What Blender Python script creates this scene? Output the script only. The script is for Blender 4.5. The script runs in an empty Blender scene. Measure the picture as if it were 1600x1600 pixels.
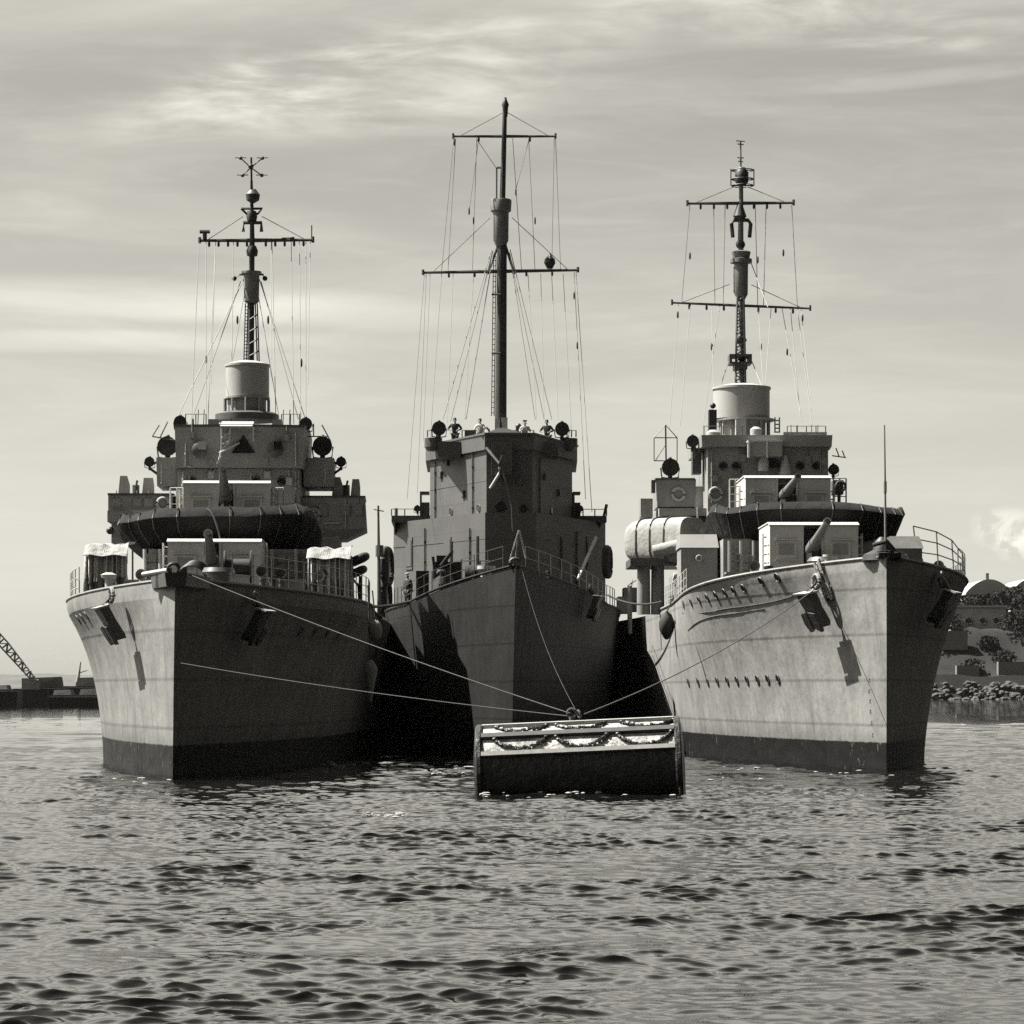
import bpy, math, random
import numpy as np
from mathutils import Vector, Matrix
R = math.radians
random.seed(7)
SC = bpy.context.scene
COL = SC.collection
F, HZ, CH = 4500.0, 1078.0, 2.8          # focal length in photo pixels, horizon row, eye height

# ------------------------------------------------------------------ materials
def mat(name, col, rough=0.6, var=0.12, scale=1.2, streak=0.0, streak_col=0.03, seams=0.0,
        boot=None, bump=0.0, bscale=2.0, spec=0.4, grit=0.0, warm=1.0):
    m = bpy.data.materials.new(name); m.use_nodes = True
    nt = m.node_tree; N = nt.nodes; L = nt.links
    b = N['Principled BSDF']; b.inputs['Roughness'].default_value = rough
    b.inputs['Specular IOR Level'].default_value = spec
    tc = N.new('ShaderNodeTexCoord')
    def noise(sc, det=5, vec=None, rg=0.55):
        mp = N.new('ShaderNodeMapping'); mp.inputs['Scale'].default_value = sc
        L.new(vec or tc.outputs['Object'], mp.inputs['Vector'])
        n = N.new('ShaderNodeTexNoise'); n.inputs['Scale'].default_value = 1
        n.inputs['Detail'].default_value = det; n.inputs['Roughness'].default_value = rg
        L.new(mp.outputs[0], n.inputs['Vector']); return n.outputs['Fac']
    def math_(op, a, bb=None, c=None, clamp=False):
        n = N.new('ShaderNodeMath'); n.operation = op; n.use_clamp = clamp
        for i, v in enumerate((a, bb, c)):
            if v is None: continue
            if isinstance(v, (int, float)): n.inputs[i].default_value = v
            else: L.new(v, n.inputs[i])
        return n.outputs[0]
    def mr(v, a, b2, c, d, smooth=False):
        n = N.new('ShaderNodeMapRange'); n.clamp = True
        if smooth: n.interpolation_type = 'SMOOTHSTEP'
        L.new(v, n.inputs[0])
        for i, q in enumerate((a, b2, c, d)): n.inputs[i+1].default_value = q
        return n.outputs[0]
    f = mr(noise((scale,)*3, 6), 0.3, 0.7, 1-var, 1+var)
    if grit: f = math_('MULTIPLY', f, mr(noise((scale*9,)*3, 4, rg=0.7), 0.32, 0.68, 1-grit, 1+grit))
    val = math_('MULTIPLY', f, col)
    sep = None
    if streak or seams or boot:
        sx = N.new('ShaderNodeSeparateXYZ'); L.new(tc.outputs['Object'], sx.inputs[0]); sep = sx.outputs
    if streak:
        s = mr(noise((1.9, 1.9, 0.16), 4, rg=0.6), 0.54, 0.74, 0, streak)
        s2 = mr(noise((5.5, 5.5, 0.5), 3), 0.58, 0.78, 0, streak*0.7)
        s = math_('MAXIMUM', s, s2)
        k = math_('SUBTRACT', 1.0, s)
        val = math_('ADD', math_('MULTIPLY', val, k), math_('MULTIPLY', s, streak_col))
    if seams:
        a = math_('ABSOLUTE', math_('SUBTRACT', math_('FRACT', math_('DIVIDE', sep[2], 1.55)), 0.5))
        k1 = mr(a, 0.472, 0.497, 0, seams)
        row = math_('FLOOR', math_('DIVIDE', sep[2], 1.55))
        uu = math_('ADD', math_('DIVIDE', sep[1], 4.6), math_('MULTIPLY', row, 0.37))
        a2 = math_('ABSOLUTE', math_('SUBTRACT', math_('FRACT', uu), 0.5))
        k2 = mr(a2, 0.488, 0.499, 0, seams*0.6)
        pan = N.new('ShaderNodeTexWhiteNoise'); pan.noise_dimensions = '2D'
        cb = N.new('ShaderNodeCombineXYZ'); L.new(math_('FLOOR', uu), cb.inputs[0]); L.new(row, cb.inputs[1])
        L.new(cb.outputs[0], pan.inputs['Vector'])
        val = math_('MULTIPLY', val, mr(pan.outputs['Value'], 0, 1, 0.95, 1.05))
        val = math_('MULTIPLY', val, math_('SUBTRACT', 1.0, math_('MAXIMUM', k1, k2)))
    if boot:
        z0, bc = boot
        edge = math_('ADD', sep[2], math_('MULTIPLY', math_('SUBTRACT', noise((3, 3, 3), 4), 0.5), 0.12))
        scum = mr(math_('ADD', sep[2], math_('MULTIPLY', noise((1.6, 1.6, 0.5), 5, rg=0.7), 1.5)), z0+0.75, z0+1.5, 0.35, 0.0)
        val = math_('MULTIPLY', val, math_('SUBTRACT', 1.0, scum))
        k = mr(edge, z0-0.02, z0+0.02, 1, 0)
        chip = mr(noise((2.2, 2.2, 1.4), 6, rg=0.7), 0.62, 0.66, 1.0, 0.45); k = math_('MULTIPLY', k, mr(math_('ADD', sep[2], math_('MULTIPLY', chip, 0.0)), z0-0.45, z0, 1.0, 1.0)); k = math_('MULTIPLY', k, chip)
        bv = math_('MULTIPLY', mr(noise((0.7, 0.7, 2.5), 5), 0.3, 0.7, 0.5, 1.7), bc)
        val = math_('ADD', math_('MULTIPLY', val, math_('SUBTRACT', 1.0, k)), math_('MULTIPLY', bv, k))
    cb = N.new('ShaderNodeCombineColor')
    L.new(val, cb.inputs[0]); L.new(math_('MULTIPLY', val, 1-0.012*warm), cb.inputs[1])
    L.new(math_('MULTIPLY', val, 1-0.06*warm), cb.inputs[2])
    L.new(cb.outputs[0], b.inputs['Base Color'])
    if bump:
        bn = N.new('ShaderNodeBump'); bn.inputs['Strength'].default_value = bump
        bn.inputs['Distance'].default_value = 0.15
        hgt = noise((bscale,)*3, 4)
        if boot:
            fr = math_('MULTIPLY', math_('ABSOLUTE', math_('SINE', math_('MULTIPLY', sep[1], 4.2))), math_('MULTIPLY', noise((0.5, 0.5, 0.7), 2), 0.34))
            lap = mr(math_('FRACT', math_('DIVIDE', sep[2], 1.55)), 0.0, 0.06, 0.0, 0.16)
            hgt = math_('ADD', math_('ADD', math_('MULTIPLY', hgt, 0.9), fr), lap)
        L.new(hgt, bn.inputs['Height']); L.new(bn.outputs[0], b.inputs['Normal'])
    return m

M = dict(
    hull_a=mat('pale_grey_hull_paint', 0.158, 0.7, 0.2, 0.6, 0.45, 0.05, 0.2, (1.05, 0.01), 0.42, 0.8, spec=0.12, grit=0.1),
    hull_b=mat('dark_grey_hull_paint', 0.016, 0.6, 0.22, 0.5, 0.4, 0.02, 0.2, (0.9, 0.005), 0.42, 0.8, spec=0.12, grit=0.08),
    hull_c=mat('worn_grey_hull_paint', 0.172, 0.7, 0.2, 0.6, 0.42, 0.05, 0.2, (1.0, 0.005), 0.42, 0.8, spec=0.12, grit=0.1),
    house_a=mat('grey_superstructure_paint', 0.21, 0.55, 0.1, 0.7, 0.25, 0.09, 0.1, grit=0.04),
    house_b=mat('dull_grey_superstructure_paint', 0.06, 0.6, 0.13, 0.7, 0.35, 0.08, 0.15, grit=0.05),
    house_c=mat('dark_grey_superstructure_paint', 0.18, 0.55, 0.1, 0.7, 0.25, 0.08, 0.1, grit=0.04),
    shield=mat('light_grey_gun_paint', 0.37, 0.5, 0.08, 1.1, 0.2, 0.14),
    steel=mat('dark_steel', 0.06, 0.45, 0.2, 3),
    gun=mat('gun_metal_paint', 0.13, 0.4, 0.15, 3),
    black=mat('black_paint', 0.014, 0.55, 0.2, 3),
    mast_d=mat('dark_mast_paint', 0.03, 0.55, 0.2, 2),
    mast_l=mat('grey_mast_paint', 0.13, 0.55, 0.15, 2),
    drum=mat('pale_director_paint', 0.26, 0.5, 0.1, 1, 0.2, 0.2),
    deck_d=mat('dark_deck_paint', 0.02, 0.8, 0.2, 1),
    boatc=mat('weathered_boat_canvas', 0.22, 0.85, 0.15, 1.2, 0.35, 0.12, bump=0.35, bscale=3, spec=0.2),
    deck=mat('weathered_deck', 0.08, 0.8, 0.2, 1),
    cloth=mat('dark_tarpaulin', 0.012, 0.9, 0.3, 1.5, bump=0.5, bscale=2.5, spec=0.15),
    canvas=mat('white_canvas', 0.27, 0.85, 0.1, 1.5, 0.18, 0.3, bump=0.4, bscale=5, spec=0.2),
    curtain=mat('grey_canvas', 0.3, 0.9, 0.15, 2, 0.4, 0.12, bump=0.4, bscale=5, spec=0.2),
    white=mat('white_paint', 0.3, 0.5, 0.06, 2),
    rope=mat('manila_rope', 0.05, 0.9, 0.15, 8),
    wire=mat('rigging_wire', 0.2, 0.6, 0.1, 3),
    anchor=mat('anchor_iron', 0.045, 0.55, 0.3, 4, bump=0.3, bscale=8),
    dull=mat('dull_black_rubber', 0.02, 0.8, 0.2, 4),
    buoy=mat('buoy_whitewash', 0.25, 0.75, 0.5, 1.9, 0.0, 0.1, bump=0.5, bscale=5, grit=0.6),
    buoy_d=mat('buoy_tar', 0.012, 0.42, 0.5, 2, bump=0.4, bscale=5),
    timber=mat('bleached_timber', 0.22, 0.8, 0.2, 3, grit=0.15),
    timber_d=mat('wet_timber', 0.035, 0.7, 0.3, 3),
    glass=mat('dark_glass', 0.01, 0.12, 0.1, 3),
    skin=mat('skin', 0.3, 0.6, 0.05, 3),
    uni_d=mat('navy_wool', 0.025, 0.9, 0.15, 6),
    uni_w=mat('white_drill_cloth', 0.3, 0.9, 0.08, 6),
    uni_k=mat('grey_drill_cloth', 0.25, 0.9, 0.1, 6),
    hair=mat('dark_hair', 0.02, 0.7, 0.2, 8),
    land=mat('scrub_hillside', 0.006, 0.95, 0.55, 0.09, grit=0.5, warm=1.0),
    hills=mat('far_hills', 0.05, 0.95, 0.3, 0.01),
    rock=mat('pale_rock', 0.045, 0.9, 0.35, 0.5, grit=0.3),
    concrete=mat('old_concrete', 0.34, 0.85, 0.2, 0.3, 0.3, 0.1),
    roof=mat('corrugated_roof', 0.3, 0.6, 0.12, 0.3),
    barge=mat('barge_tar', 0.02, 0.7, 0.3, 0.5),
    barge_t=mat('barge_cargo', 0.06, 0.85, 0.4, 0.5, grit=0.4),
    crane=mat('crane_paint', 0.22, 0.7, 0.3, 0.5, grit=0.3),
)

# ------------------------------------------------------------------ mesh builder
class MB:
    def __init__(s): s.v, s.f, s.sm = [], [], []
    def add(s, vs, fs, smooth=False):
        n = len(s.v); s.v += [Vector(q) for q in vs]; s.f += [tuple(i+n for i in q) for q in fs]
        s.sm += [smooth]*len(fs); return s
    def loft(s, rings, cap=True, smooth=False, closed=True):
        n = len(rings[0]); vs = [p for r in rings for p in r]; fs = []
        for i in range(len(rings)-1):
            for j in range(n if closed else n-1):
                a, b = i*n+j, i*n+(j+1) % n
                fs.append((a, b, b+n, a+n))
        k = len(fs)
        if cap:
            fs.append(tuple(reversed(range(n)))); fs.append(tuple((len(rings)-1)*n+j for j in range(n)))
        s.add(vs, fs, smooth)
        if cap and smooth: s.sm[-1] = s.sm[-2] = False
        return s
    def box(s, v0, v1, u0, u1, w0, w1):
        a, b = min(v0, v1), max(v0, v1); c, d = min(u0, u1), max(u0, u1); e, f = min(w0, w1), max(w0, w1)
        s.add([(a, c, e), (b, c, e), (b, d, e), (a, d, e), (a, c, f), (b, c, f), (b, d, f), (a, d, f)],
              [(0, 3, 2, 1), (4, 5, 6, 7), (0, 1, 5, 4), (1, 2, 6, 5), (2, 3, 7, 6), (3, 0, 4, 7)]); return s
    def prism(s, plan, w0, w1, scale=1.0):
        c = Vector((sum(p[0] for p in plan)/len(plan), sum(p[1] for p in plan)/len(plan)))
        r0 = [(p[0], p[1], w0) for p in plan]
        r1 = [(c.x+(p[0]-c.x)*scale, c.y+(p[1]-c.y)*scale, w1) for p in plan]
        return s.loft([r0, r1])
    def tube(s, pts, r, n=8, r2=None, cap=True):
        pts = [Vector(p) for p in pts]; rings = []
        for i, p in enumerate(pts):
            d = (pts[min(i+1, len(pts)-1)]-pts[max(i-1, 0)])
            if d.length < 1e-9: d = Vector((0, 0, 1))
            d.normalize()
            a = d.cross(Vector((0, 0, 1)) if abs(d.z) < 0.95 else Vector((1, 0, 0))).normalized(); b = d.cross(a)
            rr = r if r2 is None else r+(r2-r)*i/max(1, len(pts)-1)
            rings.append([p+a*rr*math.cos(2*math.pi*k/n)+b*rr*math.sin(2*math.pi*k/n) for k in range(n)])
        return s.loft(rings, cap, True)
    def lathe(s, prof, c, axis=(0, 0, 1), n=20):
        c = Vector(c); d = Vector(axis).normalized()
        a = d.cross(Vector((0, 0, 1)) if abs(d.z) < 0.95 else Vector((1, 0, 0))).normalized(); b = d.cross(a)
        return s.loft([[c+d*h+a*r*math.cos(2*math.pi*k/n)+b*r*math.sin(2*math.pi*k/n) for k in range(n)] for r, h in prof], True, True)
    def ring(s, c, axis, r, t, n=20, a0=0, a1=360):
        c = Vector(c); d = Vector(axis).normalized()
        a = d.cross(Vector((0, 0, 1)) if abs(d.z) < 0.95 else Vector((1, 0, 0))).normalized(); b = d.cross(a)
        pts = [c+a*r*math.cos(R(a0+(a1-a0)*k/n))+b*r*math.sin(R(a0+(a1-a0)*k/n)) for k in range(n+1)]
        return s.tube(pts, t, 6)
    def ball(s, c, r, sz=1.0, n=12):
        c = Vector(c)
        return s.loft([[c+Vector((r*math.sin(t)*math.cos(2*math.pi*k/n), r*math.sin(t)*math.sin(2*math.pi*k/n), -r*sz*math.cos(t)))
                        for k in range(n)] for t in [0.02+i*(math.pi-0.04)/8 for i in range(9)]], True, True)
    def build(s, name, m, parent=None, off=None):
        me = bpy.data.meshes.new(name)
        vs = s.v if off is None else [q-off for q in s.v]
        me.from_pydata([tuple(q) for q in vs], [], s.f)
        me.polygons.foreach_set('use_smooth', s.sm)
        me.materials.append(M[m] if isinstance(m, str) else m); me.update()
        if any(s.sm): me.set_sharp_from_angle(angle=R(38))
        o = bpy.data.objects.new(name, me); COL.objects.link(o)
        if parent: o.parent = parent
        return o

def tag(o, label=None, cat=None, group=None, kind=None):
    if label: o['label'] = label
    if cat: o['category'] = cat
    if group: o['group'] = group
    if kind: o['kind'] = kind
    return o
def empty(name, loc, rz=0.0):
    o = bpy.data.objects.new(name, None); COL.objects.link(o)
    o.location = loc; o.rotation_euler = (0, 0, rz); o.empty_display_size = 0.5
    return o
def at(px, py, Y):
    return Vector(((px-800)/F*Y, Y, CH+(HZ-py)/F*Y))

# ------------------------------------------------------------------ ships
class Ship:
    """local frame: x = athwart (to the right seen from the bow), y = aft from the stem head, z = up from the waterline"""
    def __init__(s, name, label, X0, Y0, th, deck, bd, bw, rake, length=100, flare=2.0, knuckle=0.5, lean=0.0):
        s.X, s.Y, s.c, s.s = X0, Y0, math.cos(th), math.sin(th)
        s.deck, s.bd, s.bw, s.rake, s.len, s.flare, s.kn, s.lean = deck, bd, bw, rake, length, flare, knuckle, lean
        s.root = empty(name, (X0, Y0, 0), -th)
        tag(s.root, label, 'warship', 'warships moored abreast at the buoy'); s.th = th; s.deckmat = 'deck'; s.mid = 0.5; s.mid0 = 28
    def world(s, p):
        return Vector((s.X+p[0]*s.c+p[1]*s.s, s.Y-p[0]*s.s+p[1]*s.c, p[2]))
    def V(s, px, u):
        k = (px-800)/F
        return (k*(s.Y+u*s.c)-s.X-u*s.s)/(s.c+k*s.s)
    def W(s, py, u, v=0.0):
        return CH+(HZ-py)/F*(s.Y+u*s.c-v*s.s)
    def P(s, px, py, u):
        v = s.V(px, u); return Vector((v, u, s.W(py, u, v)))
    def px(s, p):
        w = s.world(p); return 800+F*w.x/w.y
    def fbox(s, mb, x0, x1, y0, y1, u0, u1):
        return mb.box(s.V(x0, u0), s.V(x1, u0), u0, u1, s.W(y1, u0), s.W(y0, u0))
    def m(s, pxs, u):            # photo pixels to metres at u
        return pxs/F*(s.Y+u)
    # hull form
    def stem(s, w):
        t = max(0.0, min(1.0, w/s.deck(0)))
        return s.rake*(1-t)**1.15
    def sh(s, u, w):
        return s.lean*(w/7-1)*max(0.0, 1-u/40)
    def b(s, u, w):
        d = s.deck(u); t = max(0.0, min(1.0, w/max(0.1, s.deck(0)-s.kn)))**s.flare
        (B1, L1, p1), (B0, L0, p0) = s.bd, s.bw
        B, Le, p = B0+(B1-B0)*t, L0+(L1-L0)*t, p0+(p1-p0)*t
        x = u-s.stem(w)
        if x <= 0: return 0.0
        f = 1-(1-min(1.0, x/Le))**p
        aft = max(0.0, (u-s.len*0.62)/(s.len*0.38))
        wide = max(0.0, min(1.0, (u-s.mid0)/34)); wide = wide*wide*(3-2*wide)
        return (B*f+s.mid*wide)*(1-0.55*aft**2.2)
    def on_hull(s, px, py, side, out=0.0):
        best = None
        for i in range(900):
            u = 0.3+i*0.06; w = s.W(py, u, side*4); w = s.W(py, u, side*s.b(u, w))
            e = abs(s.px((side*s.b(u, w)+s.sh(u, w), u, w))-px)
            if best is None or e < best[0]-1e-6: best = (e, u, w)
            if e < 0.35: break
        _, u, w = best
        n = s.normal(u, w, side)
        return Vector((side*s.b(u, w)+s.sh(u, w), u, w))+n*out, n
    def normal(s, u, w, side):
        e = 0.15
        p = lambda a, c: Vector((side*s.b(a, c), a, c))
        n = (p(u+e, w)-p(u-e, w)).cross(p(u, w+e)-p(u, w-e)).normalized()
        if n.x*side < 0: n = -n
        return n
    def build_hull(s, m, bulwark=0.0):
        mb = MB(); dk = MB()
        ss = [0]+[((i/70)**1.5) for i in range(1, 71)]
        for side in (-1, 1):
            def grid(tf):
                rings = []
                for q in ss:
                    row = []
                    for t in tf:
                        u0 = s.stem(0)+q*(s.len-s.stem(0)); h = s.deck(u0)
                        w = -1.6+(h+1.6-s.kn)*t if t <= 1 else h-s.kn+s.kn*(t-1)
                        st = s.stem(w); u = st+q*(s.len-st)
                        row.append((side*s.b(u, w)+s.sh(u, w), u, w))
                    rings.append(row if side > 0 else row[::-1])
                mb.loft(rings, False, True, False)
            grid([i/16 for i in range(17)]); grid([1, 1.5, 2])
        rings = []
        for q in ss:
            u = q*s.len; h = s.deck(u)-0.12; bb = max(0.0, s.b(u, h)-0.04)
            rings.append([(-bb, u, h), (0, u, h+0.1), (bb, u, h)])
        dk.loft(rings, False, False, False)
        # transom
        tr = [(s.b(s.len, w), s.len, w) for w in (-1.6, 0, 1.5, s.deck(s.len))]
        mb.add(tr+[(-p[0], p[1], p[2]) for p in tr[::-1]], [tuple(range(8))])
        s.hull = mb.build('hull', m, s.root); dk.build('deck', s.deckmat, s.root)
        cap = MB()
        for side in (-1, 1):
            cap.tube([(side*s.b(u, s.deck(u)), u, s.deck(u)+0.02) for u in [0.05+i*0.9 for i in range(47)]], 0.06, 6)
        cap.build('gunwale', m, s.hull)
    def porthole(s, px, py, side, r=0.14):
        p, n = s.on_hull(px, py, side)
        mb = MB(); mb.lathe([(r, -0.05), (r, 0.03), (r*0.8, 0.035)], p, n, 12); o = mb.build('porthole', 'glass', s.hull)
        rm = MB(); rm.ring(p+n*0.02, n, r+0.02, 0.028, 14); rm.build('porthole_rim', 'steel', o)
    def scuttle(s, px, py, u, n=(0, -1, 0), r=0.17, par=None, p=None):
        p = p or s.P(px, py, u)
        mb = MB(); mb.lathe([(r, -0.04), (r, 0.02), (r*0.8, 0.025)], p, n, 14); o = mb.build('porthole', 'glass', par or s.root)
        MB().ring(p+Vector(n)*0.01, n, r+0.02, 0.03, 14).build('porthole_rim', 'steel', o)

def lamp(S, px, py, rp, u, par, name='signal_lamp', pedestal=0.5, face=(0, -1, 0), m='black'):
    r = S.m(rp, u); p = S.P(px, py, u); f = Vector(face).normalized()
    mb = MB(); mb.lathe([(r*0.55, r*1.0), (r*0.9, r*0.75), (r, r*0.2), (r, -r*0.75), (r*1.06, -r*0.77), (r*1.06, -r*0.9)][::-1], p, -f, 18)
    mb.tube([p-Vector((0, 0, r*0.9)), p-Vector((0, 0, r+pedestal))], r*0.28, 8)
    for sd in (-1, 1):
        mb.tube([p+Vector((sd*r*1.12, 0, 0)), p+Vector((sd*r*1.0, 0, -r*1.15)), p+Vector((0, 0, -r*1.3))], r*0.1, 6)
    mb.ball(p+Vector((0, 0.1*r, r*1.08)), r*0.25, 1, 8)
    o = mb.build(name, m, par)
    return o

def gun_mount(S, x0, x1, yt, yb, u, sx0, sx1, base, tip, dtip, depth=4.0, bw=0.17, barrel='gun'):
    v0, v1 = S.V(x0, u), S.V(x1, u); s0, s1 = S.V(sx0, u), S.V(sx1, u); w1, w0 = S.W(yt, u), S.W(yb, u)
    vc = (v0+v1)/2
    mb = MB(); mb.lathe([(1.5, -0.5), (1.5, 0.12), (1.0, 0.16), (0.85, 0.9), (0.4, 1.2)], (vc, u+1.9, w0), n=24)
    g = mb.build('gun_mount', 'gun', S.root)
    c = 0.12; sl = 0.42
    sh = MB(); t = 0.05
    sh.box(v0, s0, u, u+t, w0+0.15, w1-c); sh.box(s1, v1, u, u+t, w0+0.15, w1-c)
    for vv, d in ((v0, t), (v1-t, t)):
        sh.add([(vv, u+t, w0+0.15), (vv+d, u+t, w0+0.15), (vv+d, u+depth, w0+0.45), (vv, u+depth, w0+0.45),
                (vv, u+t, w1-c), (vv+d, u+t, w1-c), (vv+d, u+depth, w1-0.03), (vv, u+depth, w1-0.03), (vv, u+sl, w1-0.03), (vv+d, u+sl, w1-0.03)],
               [(0, 1, 5, 4), (0, 3, 2, 1), (3, 7, 6, 2), (1, 2, 6, 9, 5), (0, 4, 8, 7, 3), (4, 5, 9, 8), (8, 9, 6, 7)])
    def slope(a, b2):
        sh.add([(a, u-0.03, w1-c), (b2, u-0.03, w1-c), (b2, u+sl, w1), (a, u+sl, w1),
                (a, u-0.03, w1-c-0.05), (b2, u-0.03, w1-c-0.05), (b2, u+sl, w1-0.05), (a, u+sl, w1-0.05)],
               [(0, 1, 2, 3), (7, 6, 5, 4), (0, 4, 5, 1), (1, 5, 6, 2), (2, 6, 7, 3), (3, 7, 4, 0)])
    slope(v0-0.04, v1+0.04)
    sh.box(v0-0.04, v1+0.04, u+sl+0.002, u+depth+0.05, w1-0.04, w1+0.01)
    sh.box(v0+0.06, v1-0.06, u+depth-0.08, u+depth, w0+0.5, w1-0.08)  # unseen back plate, added to keep sun out of the shield
    # stiffening seams and rivet straps
    for f_ in (0.5,):
        pass
    sh.box(s0-0.03, s0+0.04, u-0.035, u+0.35, w0+0.16, w1-c-0.01); sh.box(s1-0.04, s1+0.03, u-0.035, u+0.35, w0+0.16, w1-c-0.01)
    so = sh.build('gun_shield', 'shield', g)
    inner = MB(); inner.box(s0+0.05, s1-0.05, u+0.5, u+2.6, w0+0.2, w1-0.5); inner.build('gun_cradle', 'black', g)
    bp = S.P(*base, u+0.15); tp = S.P(*tip, u-dtip)
    d = (tp-bp)
    bm = MB(); bm.tube([bp-d*0.15, bp+d*0.3], bw*1.5, 14, bw*1.4); bm.tube([bp+d*0.28, bp+d*0.97], bw*1.2, 14, bw*0.66)
    bm.tube([bp+d*0.96, bp+d*1.0], bw*0.85, 14)
    bm.build('gun_barrel', barrel, g)
    MB().lathe([(0.02, 0.0), (bw*0.5, 0.0), (bw*0.5, 0.02)], tp+d.normalized()*0.005, d, 12).build('muzzle', 'black', g)
    MB().loft([[(s0+0.06, u+0.1, w0+0.2), (s1-0.06, u+0.1, w0+0.2), (s1-0.06, u+0.1, bp.z+0.1), (s0+0.06, u+0.1, bp.z+0.1)],
               [(s0+0.25, u-0.7, w0+0.4), (s1-0.25, u-0.7, w0+0.4), (s1-0.3, u-0.7, bp.z), (s0+0.3, u-0.7, bp.z)]][::-1]).build('mantlet', 'black', g)
    for a, b2 in ((v0, s0), (s1, v1)):
        cc = (a+b2)/2; hw = 0.42; zc = (w0+w1)/2+0.12
        hm = MB(); hm.box(cc-hw, cc+hw, u-0.03, u-0.004, zc-0.38, zc+0.36)
        hm.box(cc-hw-0.04, cc+hw+0.04, u-0.1, u-0.004, zc+0.37, zc+0.42); hm.box(cc-hw-0.03, cc+hw+0.03, u-0.08, u-0.004, zc-0.44, zc-0.39)
        ho = hm.build('sight_hatch', 'shield', so)
        MB().box(cc-0.3, cc+0.3, u-0.045, u-0.031, zc-0.2, zc+0.24).build('hatch_plate', 'house_a', ho)
    for sd, vv in ((-1, v0-0.06), (1, v1+0.06)):      # hand and step rails on the flanks
        lm = MB(); [lm.tube([(vv+sd*0.16, uq, w0+0.35), (vv+sd*0.16, uq, w0+2.05)], 0.022, 6) for uq in (u+0.4, u+0.85)]
        for k in range(5): lm.tube([(vv, u+0.4, w0+0.5+k*0.35), (vv+sd*0.16, u+0.4, w0+0.5+k*0.35), (vv+sd*0.16, u+0.85, w0+0.5+k*0.35), (vv, u+0.85, w0+0.5+k*0.35)], 0.022, 6)
        lm.build('step_rungs', 'shield', so)
    return g

def screen(S, xl, xr, top, yb, uf, us, m='cloth', bot=0.84, wav=0.12, name='gun_deck', droop=None):
    """rounded gun platform wrapped in a dark tarpaulin; top(a) gives the photo row of the rim across the front"""
    n = 120; vl, vr = S.V(xl, us), S.V(xr, us); vc, hw = (vl+vr)/2, (vr-vl)/2
    rnd = random.Random(3)
    ph = [rnd.uniform(0, 6) for _ in range(6)]
    def plan(k, sc):
        a = -90+180*k/n; sn, cs = math.sin(R(a)), math.cos(R(a))
        v = vc+hw*sc*math.copysign(abs(sn)**0.62, sn); u = us-(us-uf)*sc*max(0, cs)**0.45
        return v, u
    rows = []
    for i, (tt, sc) in enumerate(((0, bot-0.06), (0.12, bot), (0.35, (1+bot)/2), (0.6, 1.0), (0.82, 1.03), (1, 1.0))):
        row = []
        for k in range(n+1):
            v, u = plan(k, sc); f = k/n
            wt = S.W(top(f), uf); wb = S.W(yb, uf)
            wz = wb+(wt-wb)*tt
            bul = wav*(math.sin(f*31+ph[0]+tt*2)*0.55+math.sin(f*17+ph[1]-tt*3)*0.7+math.sin(f*53+ph[2]+tt*4)*0.3)*(0.4+0.6*math.sin(math.pi*min(1, tt*0.9+0.1)))
            row.append((v*1.0+(v-vc)/hw*bul*0.5, u-bul*0.8, wz+(bul*0.55 if tt == 1 else 0)))
        rows.append(row)
    mb = MB(); mb.loft(rows, False, True, False)
    o = mb.build('spray_screen', m, S.root)
    for k in range(8, n-4, 9):
        MB().tube([Vector(r_[k])+Vector((0, -0.06, 0)) for r_ in rows]+[Vector(rows[-1][k])+Vector((0, 0.25, 0.03))], 0.022, 5).build('lashing', 'steel', o)
    sm = o.modifiers.new('thick', 'SOLIDIFY'); sm.thickness = 0.1; sm.offset = -1
    fl = MB(); zf = S.W(yb, uf)+0.25
    pl = [plan(k, bot-0.02) for k in range(n+1)]; pl += [(vr*0.9+vc*0.1, us+6), (vl*0.9+vc*0.1, us+6)]
    fl.prism([(p[0], p[1]) for p in pl], zf-0.2, zf); fl.build(name, 'deck', S.root)
    return zf

def rails(S, pts, par, h=1.05, rows=3, r=0.022, name='guard_rail', m='shield', step=1):
    mb = MB()
    for p in pts[::step]: mb.tube([p, Vector(p)+Vector((0, 0, h))], r*1.2, 6)
    for k in range(rows):
        q = h*(k+1)/rows
        mb.tube([Vector(p)+Vector((0, 0, q)) for p in pts], r*0.7, 5)
    return mb.build(name, m, par)

def wire(S, a, b, par, sag=0.0, r=0.018, name='halyard', m='wire', n=6):
    a, b = Vector(a), Vector(b); pts = [a.lerp(b, i/n)-Vector((0, 0, sag*4*(i/n)*(1-i/n))) for i in range(n+1)]
    return MB().tube(pts, r, 5).build(name, m, par)

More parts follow.
